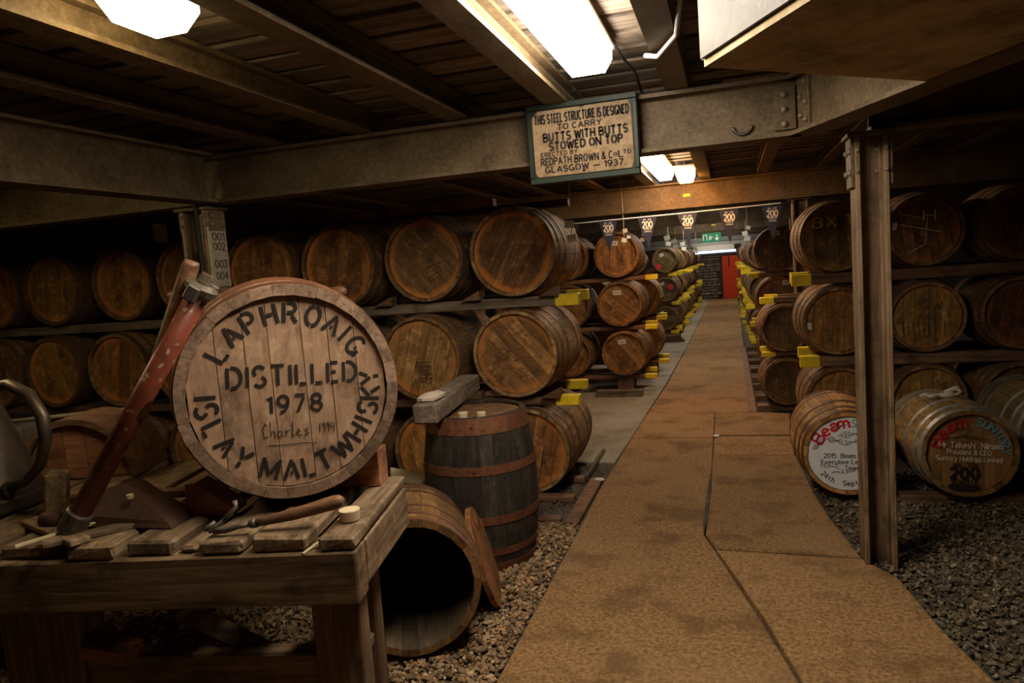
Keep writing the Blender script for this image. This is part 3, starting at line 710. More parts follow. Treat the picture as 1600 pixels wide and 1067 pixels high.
def ibeam_mesh(name, L, depth, width, tw=.012, tf=.018, mat='beam', fil=.008):
    h, f = width / 2, tw / 2
    poly = [(-h, 0), (h, 0), (h, tf), (f + fil, tf + .003), (f, tf + fil + .003), (f, depth - tf - fil), (f + fil, depth - tf), (h, depth - tf), (h, depth), (-h, depth), (-h, depth - tf), (-f - fil, depth - tf), (-f, depth - tf - fil), (-f, tf + fil + .003), (-f - fil, tf + .003), (-h, tf)]
    n = len(poly); mb = MB()
    vs = [(0, y, z) for y, z in poly] + [(L, y, z) for y, z in poly]
    fs = [tuple(range(n)), tuple(reversed(range(n, 2 * n)))] + [(i, n + i, n + (i + 1) % n, (i + 1) % n) for i in range(n)]
    mb.add(vs, fs); return mb.mesh(name, mat)
def beam(p0, p1, z0, depth, width, label=None, name='steel_beam', parent=None, mat='beam'):
    d = Vector((p1[0] - p0[0], p1[1] - p0[1])); me = ibeam_mesh(name, d.length, depth, width, mat=mat)
    o = put(name, me, parent, (p0[0], p0[1], z0), (0, 0, math.atan2(d.y, d.x)))
    if label: tag(o, label, 'beam', 'steel beams under the ceiling')
    return o
JX = [-3.95, -3.4, -2.36, -1.83, -1.29, -.76, -.2, .35, .9, 1.45, 2.0, 2.55, 3.1]
for x in JX:
    beam((x, -2.9), (x, 3.68), 2.27, .115, .105, parent=ceil_, name='ceiling_joist')
    beam((x, 3.7), (x, 25.2), 2.27, .115, .105, parent=ceil_, name='ceiling_joist')
def rivet_at(o, x, y, z, axis='y', r=.016):
    mb = MB(); mb.lathe([(r, 0), (r * .95, .006), (r * .6, .013), (0, .015)], 10)
    R = {'y': Matrix.Rotation(PI / 2, 4, 'X'), 'x': Matrix.Rotation(PI / 2, 4, 'Y'), 'z': Matrix.Rotation(PI, 4, 'X')}[axis]
    m2 = MB(); m2.add(mb.v, mb.f, R); return put('bolt', m2.mesh('bolt', 'rivet', True), o, (x, y, z))
b0 = beam((-7.9, 3.6), (.335, 3.6), 2.0, .265, .15, 'long steel cross beam that carries the hanging sign')
L0 = 7.9 + .335
# angle cleat with bolts where the beam meets the diagonal beam (beam-local coordinates, x along the beam)
put('cleat_plate', MB().box(L0 - .115, L0 - .02, -.022, -.006, .035, .225, .003).mesh('cleat_plate', 'beam'), b0)
for zz in (.06, .125, .19): rivet_at(b0, L0 - .072, -.022, zz)
# horseshoe-shaped hook and cable on the beam
hk = MB(); hk.tube([(math.cos(a) * .042, -.016, -math.sin(a) * .036) for a in [PI * i / 10 for i in range(11)]], .008, 8)
put('iron_hook', hk.mesh('iron_hook', 'bronze', True), b0, (7.9 + .082, 0, .075))
cb = MB(); cb.tube([(4.9 + i * .1, -.055 + .006 * math.sin(i * 1.7), .275 + .005 * math.sin(i * 2.3)) for i in range(31)], .009, 6)
put('black_cable', cb.mesh('black_cable', 'cable'), b0)
beam((.335, 3.6), (.335 + .343 * 3, 3.6 - .826 * 3), 2.0, .265, .15, 'steel beam running diagonally overhead under the casing')
db = bpy.data.objects['steel_beam.001']
put('cleat_plate', MB().box(.015, .11, .006, .022, .035, .25, .003).mesh('cleat_plate', 'beam'), db).location = (0, -.028, 0)
for i, (xx, zz) in enumerate(((.085, .225), (.045, .165), (.09, .135), (.045, .085), (.09, .06))): rivet_at(db, xx, -.022, zz, r=.014)
beam((.62, 3.66), (5.9, 3.66), 1.99, .265, .15, 'steel beam going off to the side from post beside walkway')
lb = beam((-2.83, -2.9), (-2.83, 3.52), 2.0, .275, .15, 'steel beam running overhead along the left side to post')
for i, Y in enumerate((7.9, 12.2, 16.5, 20.8)):
    beam((-7.9, Y), (5.9, Y), 2.0, .27, .15, ('second', 'third', 'fourth', 'fifth')[i] + ' steel cross beam down the hall, counted from the sign')
b2, b4 = bpy.data.objects['steel_beam.004'], bpy.data.objects['steel_beam.006']
for bo, xx, ww in ((b2, 7.9 - .40, .07), (b4, 7.9 - .30, .09)):
    put('yellow_sticker', MB().box(-ww / 2, ww / 2, -.009, -.006, 0, .028).mesh('yellow_sticker', 'yellow'), bo, (xx, 0, .12))
# posts
def post(x, y, z1, label, wx=.15, dy=.16, z0=-.05, plates=False, br=.22):
    e = empty('steel_post', (x, y, z0)); tag(e, label, 'post', 'steel posts that carry the beams')
    H = z1 - z0; t = .022; mb = MB()
    mb.box(-wx / 2, -wx / 2 + t, -dy / 2, dy / 2, 0, H, .004); mb.box(wx / 2 - t, wx / 2, -dy / 2, dy / 2, 0, H, .004)
    mb.box(-wx / 2 + t, wx / 2 - t, -.008, .03, 0, H)
    mb.box(-wx / 2 + t, -wx / 2 + t + .014, -.03, .0, 0, H, .003); mb.box(wx / 2 - t - .014, wx / 2 - t, -.03, .0, 0, H, .003)
    put('column', mb.mesh('column', 'post'), e)
    put('cap_plate', MB().box(-wx / 2 - .03, wx / 2 + .03, -dy / 2 - .01, dy / 2 + .01, H, H + .02, .003).mesh('cap_plate', 'beam'), e)
    if plates:
        for s_ in (-1, 1):
            put('bracket', MB().box(s_ * (wx / 2 + .008) - .008, s_ * (wx / 2 + .008) + .008, -dy / 2 + .01, dy / 2 - .01, H - br, H, .002).mesh('bracket', 'beam'), e)
            for zz in (H - br * .27, H - br * .7):
                for yy in (-.045, .045): rivet_at(e, s_ * (wx / 2 + .016), yy, zz, 'x').scale = (s_, 1, 1)
        for sx in (-1, 1):
            for zz in (H - br * .27, H - br * .7): rivet_at(e, sx * (wx / 2 - .011), -dy / 2, zz, r=.011)
            for zz in (H - br * .27, H - br * .7): rivet_at(e, sx * .03, -.008, zz, r=.013)
    return e
post(.62, 3.66, 1.97, 'tall streaked steel post standing at the edge of concrete walkway', .138, .16, plates=True)
lp = post(-2.955, 3.61, 1.97, 'steel post behind the big lettered cask with a number board', .17, .17, plates=True, br=.12)
post(.70, 7.95, 1.98, 'dark steel post between right hand cask racks, second down the hall')
post(-2.83, 7.95, 1.98, 'steel post rising behind top row casks of front left stack')
for i, Y in enumerate((12.25, 16.55)): post(1.0, Y, 1.98, ('third', 'fourth')[i] + ' steel post down the hall behind right hand racks')
# number board and pipe on the left post
nb = put('number_board', MB().box(.086, .098, -.08, .075, 1.575, 1.925, .003).mesh('number_board', 'board_cream'), lp)
p = Print()
for t, zz in (('001', 1.868), ('002', 1.81), ('003', 1.708), ('004', 1.64)): p.line(t, 0, zz, .042, .10, weight=.17, serif=.12)
p.build('number_lettering', 'ink', nb, 0, (.0995, .0, 0), (0, 0, PI / 2))
put('conduit', MB().tube([(.10, -.2, 2.38), (.05, -.105, 2.1), (.05, -.10, 1.7), (.05, -.10, .1)], .012, 8).mesh('conduit', 'cable', True), lp)

# casing under the ceiling at the near right
P_ = [(-.043, 2.1), (.654, 2.73), (.80, 2.40), (1.25, 1.45), (.60, .89)]
e = empty('ceiling_casing', (-.043, 2.1, 2.005)); tag(e, 'large boxed casing with flaking underside hanging from the ceiling', 'casing')
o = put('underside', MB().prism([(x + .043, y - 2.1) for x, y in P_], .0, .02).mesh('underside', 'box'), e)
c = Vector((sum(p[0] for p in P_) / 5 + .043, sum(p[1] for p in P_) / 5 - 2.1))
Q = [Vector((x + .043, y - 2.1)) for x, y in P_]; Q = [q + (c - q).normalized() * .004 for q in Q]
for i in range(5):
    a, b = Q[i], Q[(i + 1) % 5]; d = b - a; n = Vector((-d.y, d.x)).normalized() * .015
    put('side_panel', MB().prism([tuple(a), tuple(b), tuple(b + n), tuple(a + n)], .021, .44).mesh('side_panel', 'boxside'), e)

# ------------------------------------------------------------------ lamps
def lamp(x, y0, y1, zt, wd, h, kind, label, name='ceiling_lamp', warm=False):
    e = empty(name, (x, (y0 + y1) / 2, zt)); tag(e, label, 'lamp', 'ceiling lamps')
    L = (y1 - y0) / 2
    put('housing', MB().box(-wd / 2 - .012, wd / 2 + .012, -L - .012, L + .012, -.022, 0, .006).mesh('housing', 'lampframe'), e)
    a, b = wd / 2, wd / 2 * .72; c, l2 = .022, L - .04
    vs = [(-a, -L, -.022), (a, -L, -.022), (a, L, -.022), (-a, L, -.022), (-a, -L, -h * .5), (a, -L, -h * .5), (a, L, -h * .5), (-a, L, -h * .5), (-b, -l2, -h), (b, -l2, -h), (b, l2, -h), (-b, l2, -h)]
    fs = [(0, 1, 2, 3), (8, 11, 10, 9)] + [(o + i, o + 4 + i, o + 4 + (i + 1) % 4, o + (i + 1) % 4) for o in (0, 4) for i in range(4)]
    put('diffuser', MB().add(vs, fs).mesh('diffuser', kind), e)
    # hangers to the ceiling
    mb = MB()
    for s_ in (-1, 1): mb.tube([(0, s_ * L * .7, -.004), (0, s_ * L * .7, 2.392 - zt)], .007, 6)
    put('hanger', mb.mesh('hanger', 'greycable'), e)
    return e
lamp(-.51, 1.45, 3.02, 2.372, .185, .12, 'lamp_white', 'bright white tube lamp hanging overhead just before the sign')
lamp(-1.522, 1.62, 1.86, 2.372, .15, .125, 'lamp_yellow', 'yellowed box lamp hanging between joists near the bench')
lamp(-.575, 5.85, 7.5, 2.372, .16, .11, 'lamp_soft', 'white tube lamp beyond the sign, before the second beam')
lamp(-.375, 7.15, 7.55, 2.36, .17, .14, 'lamp_warm', 'small warm lamp beside the far tube lamp')
lamp(-.65, 12.6, 13.1, 2.26, .24, .16, 'lamp_soft', 'warm lamp seen just under the second beam down the hall')
lamp(-3.7, 1.7, 2.4, 2.372, .18, .125, 'lamp_yellow', 'added unseen lamp beyond the left overhead beam, brightening the left stack')  # extra lamp added out of view to lift the dim far-left cask heads
for i, Y in enumerate((9.6, 14.6, 18.6, 22.6)):
    lamp(-.45, Y, Y + 1.2, 2.372, .16, .11, 'lamp_white', ('first', 'second', 'third', 'fourth')[i] + ' tube lamp hidden above the beams far down the aisle')
e = empty('tube_lamp', (-.45, 19.6, 1.56)); tag(e, 'bluish tube lamp across the aisle far end under grey duct', 'lamp')
put('tube', MB().tube([(-.40, 0, 0), (.62, 0, 0)], .035, 10).mesh('tube', 'lamp_blue'), e)
put('bracket', MB().box(-.35, .58, .02, .06, .045, .17).mesh('bracket', 'lampframe'), e)
for i, (z0, z1, yy) in enumerate(((1.72, 1.82, 20.0), (1.84, 1.97, 20.5))):
    e = simple('ceiling_duct', 'duct', -2.6, 2.6, yy, yy + .25, z0, z1, .01)
    tag(e, ('lower', 'upper')[i] + ' grey duct spanning the aisle near the far wall', 'duct', 'grey ducts')
# exit sign
e = empty('exit_sign', (-.35, 16.38, 1.76)); tag(e, 'green exit sign with white arrow hanging over the far aisle', 'sign')
put('panel', MB().box(-.2, .2, 0, .03, 0, .2, .004).mesh('panel', 'green'), e)
p = Print(); p.stroke([(.11, .16), (.11, .05)], .02); p.stroke([(.07, .09), (.11, .045), (.15, .09)], .02)
p.stroke([(-.17, .05), (-.17, .16), (-.10, .16), (-.10, .05)], .014); p.stroke([(-.06, .05), (-.03, .1), (.0, .06)], .018); p.stroke([(-.03, .1), (-.02, .14)], .022); p.stroke([(-.06, .12), (.03, .11)], .014)
p.build('pictogram', 'white', e, -.001)
for s_ in (-.15, .15): put('hanger', MB().tube([(s_, .015, .198), (s_, .015, .26)], .006, 6).mesh('hanger', 'cable'), e)
# cables near the lamps
e = put('grey_conduit', MB().tube([(-.27, 2.86, 2.262), (-.22, 2.80, 2.235), (-.14, 2.62, 2.25), (-.10, 2.3, 2.31), (-.07, 2.1, 2.375)], .009, 8).mesh('grey_conduit', 'greycable', True))
tag(e, 'thin grey conduit curving under the joist beside casing', 'conduit')
e = put('lamp_cable', MB().tube([(-.42, 3.03, 2.40), (-.40, 3.2, 2.36), (-.37, 3.4, 2.34), (-.36, 3.52, 2.28)], .007, 6).mesh('lamp_cable', 'cable', True))
tag(e, 'black cable from the bright tube lamp to the beam', 'cable')

# ------------------------------------------------------------------ hanging sign
e = empty('hanging_sign', (-.645, 3.47, 1.90)); tag(e, 'old lettered steel sign in dark green frame hung on beam', 'sign')
W2, HH = .265, .375
for (x0, x1, z0, z1) in ((-W2, W2, 0, .028), (-W2, W2, HH - .028, HH), (-W2, -W2 + .022, .0285, HH - .0285), (W2 - .022, W2, .0285, HH - .0285)):
    put('frame_bar', MB().box(x0, x1, 0, .055, z0, z1, .003).mesh('frame_bar', 'greenframe'), e)
n = .03; pw, pz0, pz1 = W2 - .025, .032, HH - .032
poly = [(-pw + n * .6, pz0), (pw - n * .4, pz0), (pw, pz0 + .03), (pw - .004, pz1 - .03), (pw - n * .5, pz1), (.02, pz1), (.005, pz1 - .008), (-.012, pz1), (-pw + n, pz1), (-pw, pz1 - .03), (-pw + .003, pz0 + .02)]
mb = MB(); mb.prism(poly, 0, .004, Matrix.Rotation(PI / 2, 4, 'X'))
put('plate', mb.mesh('plate', 'enamel'), e, (0, .010, 0))
put('backing', MB().box(-W2 + .02, W2 - .02, .012, .03, .02, HH - .02).mesh('backing', 'greenframe'), e)
p = Print(); ph_ = pz1 - pz0; pwid = 2 * pw
def sl(t, cx, fz, h, wd, **k): p.line(t, cx * pwid, pz1 - fz * ph_, h * ph_, wd * pwid, **k)
sl('THIS STEEL STRUCTURE IS DESIGNED', 0, .13, .125, .94, weight=.25, xs=.62, gap=.2, serif=.12)
sl('TO CARRY', -.02, .27, .08, .44, weight=.25, xs=1.3, gap=.34, serif=.12)
sl('BUTTS WITH BUTTS', .03, .41, .112, .84, weight=.3, gap=.3, serif=.13)
sl('STOWED ON TOP', .03, .55, .11, .73, weight=.3, gap=.28, serif=.13)
sl('ERECTED BY', -.24, .665, .06, .37, weight=.25, xs=1.3, gap=.34, serif=.12)
sl('REDPATH BROWN & C', -.07, .775, .10, .72, weight=.25, gap=.28, serif=.12)
sl('L', .375, .775, .10, .045, weight=.19); p.line('o', .318 * pwid, pz1 - .765 * ph_, .06 * ph_, .03 * pwid, weight=.2)
sl('TD', .435, .755, .055, .075, weight=.22, gap=.3)
sl('GLASGOW = 1937.', .01, .90, .085, .80, weight=.25, xs=1.2, gap=.32, serif=.1)
p.build('sign_lettering', 'black', e, .005)
put('rivet_hole', MB().lathe([(0, 0), (.008, 0), (.008, .003), (0, .003)], 10, Matrix.Rotation(PI / 2, 4, 'X')).mesh('rivet_hole', 'black'), e, (0, .006, .045))
for s_ in (-1, 1): put('strap', MB().box(s_ * .2 - .012, s_ * .2 + .012, .055, .062, .05, HH + .0, .001).mesh('strap', 'greenframe'), e)

# ------------------------------------------------------------------ bunting
e = empty('bunting', (0, 7.6, 1.93)); tag(e, 'string of navy pennants strung across the aisle', 'bunting')
put('rope', MB().tube([(-2.74, .27, -.005), (-1.8, 0.02, 0), (-.5, 0, .004), (.5, .03, .018), (.63, .27, .022)], .007, 6).mesh('rope', 'white'), e)
for i in range(7):
    x = -2.0 + i * .403
    fl = put('pennant', MB().add([(-.098, -.002, 0), (.098, -.002, 0), (0, -.002, -.33), (-.098, .002, 0), (.098, .002, 0), (0, .002, -.33)], [(0, 2, 1), (3, 4, 5), (0, 1, 4, 3), (1, 2, 5, 4), (2, 0, 3, 5)]).mesh('pennant', 'navy'), e, (x, 0, -.002))
    p = Print(); p.line('1815 - 2015', 0, -.025, .014, .08, weight=.14); p.line('200', 0, -.075, .06, .10, weight=.2, serif=.1); p.line('YEARS OF', 0, -.118, .018, .085, weight=.17); p.line('LAPHROAIG', 0, -.145, .015, .07, weight=.15)
    p.build('pennant_lettering', 'cream', fl, -.0035)

# hanging paper tags on strings
def hang_tag(x, y, z0, cards, label, ztop=2.392):
    e = empty('hanging_tag', (x, y, z0)); tag(e, label, 'tag', 'paper tags on strings')
    put('string', MB().tube([(0, 0, 0), (.004, 0, (ztop - z0) / 2), (0, 0, ztop - z0)], .0025, 5).mesh('string', 'paper'), e)
    for (dx, dz, s_, r) in cards:
        put('card', MB().box(-s_ / 2, s_ / 2, -.002, .002, -s_ * .4, s_ * .4).mesh('card', 'paper'), e, (dx, -.004, dz), (0, r, r))
hang_tag(-.965, 4.62, 1.64, [(-.01, .12, .06, .1), (.0, .03, .06, -.1)], 'paper tags on long string beside the top right cask of front stack')
hang_tag(-1.07, 7.85, 1.70, [(0, .02, .055, .2), (.015, .12, .05, -.2), (.05, .05, .04, .1)], 'cluster of paper tags hanging beside the second pennant')
hang_tag(-.93, 8.3, 1.72, [(0, .0, .05, .2), (.03, .06, .045, -.3)], 'paper tags on string just beyond the second pennant')
hang_tag(.46, 9.0, 1.80, [(0, .02, .07, .1), (-.02, .12, .08, -.1)], 'paper tags hanging before the dark cask by bunting end')
for i, (x, y, z) in enumerate(((.26, 12.6, 1.55), (.27, 11.6, 1.68), (.3, 14, 1.6))):
    hang_tag(x, y, z, [(0, .02, .09, .2), (-.03, .1, .08, -.2), (.02, .18, .07, .3)], ('lowest', 'middle', 'far')[i] + ' bunch of white tags hanging along right racks')
for i, (x, y, z) in enumerate(((-1.0, 12.9, 1.74), (-.97, 14.2, 1.70), (-.9, 15.6, 1.66), (-.85, 17.4, 1.62), (-.8, 19, 1.6))):
    hang_tag(x, y, z, [(0, .0, .09, .2), (-.02, .1, .1, -.2)], ('first', 'second', 'third', 'fourth', 'fifth')[i] + ' bunch of white tags along the far left racks')

# ------------------------------------------------------------------ stacks of casks
ORD = ['first', 'second', 'third', 'fourth', 'fifth', 'sixth', 'seventh', 'eighth', 'ninth', 'tenth', 'eleventh', 'twelfth', 'thirteenth']
ROW = {2: 'top', 1: 'middle', 0: 'bottom'}
def rail(x0, x1, y, z0, z1, label, cap=None, wd=.075, mat='rail', caplen=.13, foot=0):
    """a timber rail across the stack; cap = which end carries the yellow paint ('r' or 'l')"""
    e = empty('rack_rail', ((x0 + x1) / 2, y, z0)); tag(e, label, 'rail', 'timber rails of the racks')
    L = (x1 - x0) / 2
    put('rail_timber', MB().box(-L, L, -wd / 2, wd / 2, 0, z1 - z0, .005).mesh('rail_timber', mat), e)
    if foot:
        for s_ in (-.7, .7): put('bearer_block', MB().box(s_ * L - .09, s_ * L + .09, -wd / 2, wd / 2, -foot, -.0005).mesh('bearer_block', mat), e)
    if cap:
        s_ = 1 if cap == 'r' else -1; a, b = sorted((s_ * (L - caplen), s_ * (L + .006)))
        put('yellow_end', MB().box(a, b, -wd / 2 - .004, wd / 2 + .004, -.004, z1 - z0 + .004, .004).mesh('yellow_end', 'yellow'), e)
    return e
def wedge(x, y, z, yaw, label, s_=1.0, mat='rail'):
    mb = MB(); mb.add([(-.06, -.04, 0), (.06, -.04, 0), (.06, .04, 0), (-.06, .04, 0), (-.06, -.04, .055), (-.06, .04, .055), (.035, .04, .012), (.035, -.04, .012)],
                      [(0, 3, 2, 1), (0, 1, 7, 4), (1, 2, 6, 7), (2, 3, 5, 6), (3, 0, 4, 5), (4, 7, 6, 5)], Matrix.Scale(s_, 4))
    o = put('wooden_wedge', mb.mesh('wooden_wedge', mat), None, (x, y, z), (0, 0, yaw)); tag(o, label, 'wedge', 'wooden wedges'); return o

KA = Kind(.285, .307, .86, 26, 6, 6)
# front left stack
AX = {2: [-1.345, -1.976, -2.612, -3.245, -3.89, -4.54, -5.2, -5.86], 1: [-1.375, -2.035, -2.69, -3.33, -3.975, -4.625, -5.28, -5.935], 0: [-1.34, -2.0, -2.66, -3.32, -3.98, -4.64]}
AZ = {2: 1.612, 1: .945, 0: .290}
look = {(2, 0): ('scorched orange rim', (.95, .72, .55), .95, .5, 1), (2, 1): ('diagonal pale board', (1.0, .85, .68), .8, -.75, 0),
        (2, 2): ('orange stained head', (1.25, .88, .6), 1.0, .2, 2), (2, 3): ('black stained orange head', (.95, .7, .5), 1.0, .05, 0),
        (1, 0): ('slanting head boards', (1.2, .95, .7), .5, -.7, 2), (1, 1): ('pale stamped head', (1.5, 1.3, .92), .5, .3, 1)}
gA = 'casks of the front left stack'
for r in (2, 1, 0):
    for c, x in enumerate(AX[r]):
        near = c < 4 if r else c < 2
        if (r, c) in look: d, ht, rim, roll, hv = look[(r, c)]
        else: d, ht, rim, roll, hv = 'dark head', (1.05 + .5 * random.random(), .8 + .3 * random.random(), .55), .7, random.uniform(-.4, .4), None
        nm = f"cask with {d}, {ROW[r]} row, {ORD[c]} from aisle, front left stack" if (r, c) in look else f"shadowed oak cask, {ROW[r]} row, {ORD[c]} from aisle, front left stack"
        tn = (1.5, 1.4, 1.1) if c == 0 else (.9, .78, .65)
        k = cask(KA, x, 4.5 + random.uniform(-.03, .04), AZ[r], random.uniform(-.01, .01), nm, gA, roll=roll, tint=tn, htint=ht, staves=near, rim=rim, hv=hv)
        if (r, c) in ((2, 0), (1, 0), (1, 1), (2, 4), (2, 1)):   # faint scrawls and stamps on the heads
            p = Print(); rr = random.Random(r * 9 + c)
            if (r, c) == (1, 1):
                for q in range(5): p.line(''.join(rr.choice('0123456789') for _ in range(6 if q < 3 else 3)), .02 + rr.uniform(-.03, .03), -.06 - q * .027, .02, .12 - .01 * q, rot=-.06, weight=.2)
                p.stroke([(-.05, -.035), (.06, -.03)], .006); p.stroke([(-.05, -.035), (-.03, -.02)], .006)
            elif (r, c) == (2, 4):
                for q in range(3): p.line(''.join(rr.choice('HEIMT') for _ in range(4)), .09, -.08 - q * .035, .028, .1 - .02 * q, rot=.6, weight=.2)
            elif (r, c) == (2, 1):
                for q in range(4): p.line(''.join(rr.choice('0123456789') for _ in range(5)), .05 + q * .008, -.05 - q * .028, .02, .11, rot=.35, weight=.18)
            else:
                for q in range(16):
                    x0, z0 = rr.uniform(-.14, .1), rr.uniform(-.17, .17)
                    p.stroke([(x0, z0), (x0 + .02, z0 + rr.uniform(-.015, .02)), (x0 + .05, z0 + rr.uniform(-.01, .015)), (x0 + .08, z0 + rr.uniform(-.01, .03))], .0035)
            p.build('chalk_marks', 'ink', k, KA.inset - .0022, (0, 0, KA.rb))
for r in (2, 1):
    zz = AZ[r]; z0, z1 = (1.246, 1.313) if r == 2 else (.59, .646)
    for j, (yy, xe) in enumerate(((4.62, -.945 if r == 2 else -.985), (5.22, -1.0 if r == 2 else -1.05))):
        rail(-6.3, xe, yy, z0, z1, f"long timber rail with yellow end, {('front', 'rear')[j]}, under {ROW[r]} row of front left stack", 'r', .08, 'rail' if r == 1 else 'greyrail', .15)
for i, (x, z) in enumerate(((-1.13, 1.313), (-1.16, .646), (-1.66, 1.313), (-2.3, 1.313), (-1.70, .646))):
    wedge(x, 4.57, z, PI, ('wooden wedge beside the top right cask of front left stack', 'wooden wedge beside the middle right cask of front left stack', 'wooden wedge between first two top casks of front left stack', 'wooden wedge between second and third top casks of front left stack', 'wooden wedge between first two middle casks of front left stack')[i], 1.1)
rail(-6.5, -4.43, 4.9, 1.926, 2.08, 'heavy grey baulk lying on top of the dark casks far left', None, .16, 'greyrail')
rail(-3.9, -1.48, 4.66, 1.926, 1.98, 'front board lying on the top row casks of front left stack', None, .09, 'rail')
rail(-3.9, -1.1, 5.25, 1.926, 1.98, 'rear board lying on the top row casks of front left stack', None, .09, 'rail')
for i, x in enumerate((-6.0, -4.62, -3.3)):
    rail(x, x + 1.2, 4.35, .0, .12, ('first', 'second', 'third')[i] + ' ground timber under the dark left end of front stack', None, .1, 'rail')

# second left rank
KB = Kind(.25, .272, .72, 24, 5, 6, hseg=32)
gB = 'casks of the second left rank'
for r, z in ((2, 1.575), (1, 1.02), (0, .46)):
    for c, x in enumerate((-1.2, -1.80, -2.42)):
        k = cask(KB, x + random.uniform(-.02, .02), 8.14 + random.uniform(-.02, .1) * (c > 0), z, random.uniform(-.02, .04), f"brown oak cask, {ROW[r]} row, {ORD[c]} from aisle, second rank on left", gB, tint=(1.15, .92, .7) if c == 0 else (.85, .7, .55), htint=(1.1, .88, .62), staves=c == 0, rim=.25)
        label_paper(k, KB, -.02 + .03 * c, .13, .085, .05)
    for j, yy in enumerate((8.24, 8.74)):
        z0 = z - .282
        rail(-3.2, -.84 - .05 * j + .03 * r, yy, z0 - .018, z0 + .026, f"timber rail with yellow end, {('front', 'rear')[j]}, under {ROW[r]} row of second left rank", 'r', .07, foot=0 if r else z0 - .018)
gC = 'casks of the third left rank'
for r, z in ((1, 1.02), (0, .46)):
    for c, x in enumerate((-1.12, -1.72)):
        cask(KB, x, 9.32, z, .02, f"oak cask, {ROW[r]} row, {ORD[c]} from aisle, rank behind the second on left", gC, tint=(1.1, .92, .72), staves=False, rim=.2)
    for j, yy in enumerate((9.42, 9.9)): rail(-2.4, -.80 - .04 * j, yy, z - .30, z - .256, f"timber rail with yellow end, {('front', 'rear')[j]}, under {ROW[r]} row of third left rank", 'r', .07, foot=0 if r else z - .30)
rail(-1.5, -.98, 8.0, -.01, .07, 'short loose timber on the concrete before second left rank', None, .12, 'greyrail')
# far left ranks of small casks
KD = Kind(.22, .247, .62, 20, 5, 5, hseg=24, hoops=[(.004, .06), (.16, .2), (.33, .37), (.63, .67), (.94, .996)])
for q in range(11):
    Y = 13.3 + q * 1.05
    for r, z in ((2, 1.455), (1, .935), (0, .415)):
        for c in range(2 if q < 1 else 1):
            g_ = (.55, .60, .46) if q % 2 == 0 else (.75, .72, .56)
            k = cask(KD, -1.15 - c * .54 + random.uniform(-.02, .05), Y, z, random.uniform(0, .06), f"small dark cask, {ROW[r]} row, {ORD[q]} far rank on left" + (', hidden side' if c else ', at aisle'), 'small casks of the far left ranks', tint=(1.0, .95, .74), htint=g_, rim=.1, boards=q < 2)
            if q < 3: label_paper(k, KD, -.05, .1, .075, .05, rot=-.4); red_dot(k, KD, (-.11, .1, -.1)[2 - r], (-.1, .04, -.09)[2 - r], .05)
            elif q in (4, 6) and r != 0: red_dot(k, KD, .1, -.02, .05)
        for j, yy in enumerate((Y + .08, Y + .52)):
            rail(-2.2, -.83 + random.uniform(-.12, .06), yy, z - .286, z - .231, f"thin yellow ended rail, {('front', 'rear')[j]}, {ROW[r]} row of {ORD[q]} far left rank", 'r', .06, caplen=.14, foot=0 if r else z - .286)
for i, (z, l) in enumerate(((0, .45), (.045, .36), (.09, .3))):
    rail(-1.5, -1.0 + l * .4, 13.15 - .03 * i, z, z + .04, ('lowest', 'middle', 'topmost')[i] + ' loose board stacked on floor before the small casks', None, .1)

# right hand racks
KR = Kind(.245, .282, .76, 24, 5, 6, hseg=36)
gR = 'casks of the front right rack'
for r, z in ((2, 1.56), (1, .95), (0, .36)):
    for c, x in enumerate((.745, 1.315, 1.89, 2.46)):
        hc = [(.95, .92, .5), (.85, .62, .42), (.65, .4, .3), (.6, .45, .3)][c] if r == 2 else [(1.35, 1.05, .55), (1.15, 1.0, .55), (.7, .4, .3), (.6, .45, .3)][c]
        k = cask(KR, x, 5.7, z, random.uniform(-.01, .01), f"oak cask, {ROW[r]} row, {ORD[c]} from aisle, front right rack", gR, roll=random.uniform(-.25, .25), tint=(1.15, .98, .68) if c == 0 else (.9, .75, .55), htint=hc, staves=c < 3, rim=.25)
        if (r, c) == (2, 0):
            p = Print(); p.line('BX', -.075, .11, .07, .15, weight=.1, gap=.35); p.line('1', .08, .12, .07, .02, weight=.14)
            p.build('chalk_lettering', 'yellow', k, KR.inset - .0022, (0, 0, KR.rb))
        if (r, c) == (2, 1):
            p = Print(); p.line('H', .03, .1, .07, .07, weight=.08); p.stroke([(-.16, .05), (-.05, .02), (.1, -.02)], .004); p.stroke([(-.1, -.15), (0, -.1), (.02, .1)], .004); p.stroke([(-.15, .12), (0, .08)], .004)
            p.build('chalk_lettering', 'cream', k, KR.inset - .0022, (0, 0, KR.rb)); label_paper(k, KR, -.19, .04, .03, .05, rot=.2, bars=False)
        if (r, c) == (1, 0): label_paper(k, KR, -.2, -.03, .03, .05, bars=False)
        if (r, c) == (1, 1):
            p = Print()
            for q in range(9): x0 = -.15 + q * .033; p.stroke([(x0, -.02 - .01 * (q % 3)), (x0 + .004, -.15 + .02 * (q % 2))], .006)
            p.stroke([(.05, .04), (.07, .09), (.085, .05), (.1, .1)], .012); p.line('AKIN', .02, .0, .05, .14, weight=.12)
            p.build('dark_streaks', 'ink', k, KR.inset - .0022, (0, 0, KR.rb))
    if True:
        for j, yy in enumerate((5.78, 6.3)):
            rail(.44 + (.03 if j else 0) + (.04 if r == 1 else 0), 3.0, yy, z - .338 if r else -.03, z - .261, f"timber rail with yellow end, {('front', 'rear')[j]}, under {ROW[r]} row of front right rack", 'l' if r else None, .075)
        wedge(1.03, 5.74, z - .261, 0, f'wooden wedge under {ROW[r]} aisle cask of front right rack', .8)
KQ = Kind(.218, .245, .62, 22, 5, 5, hseg=30)
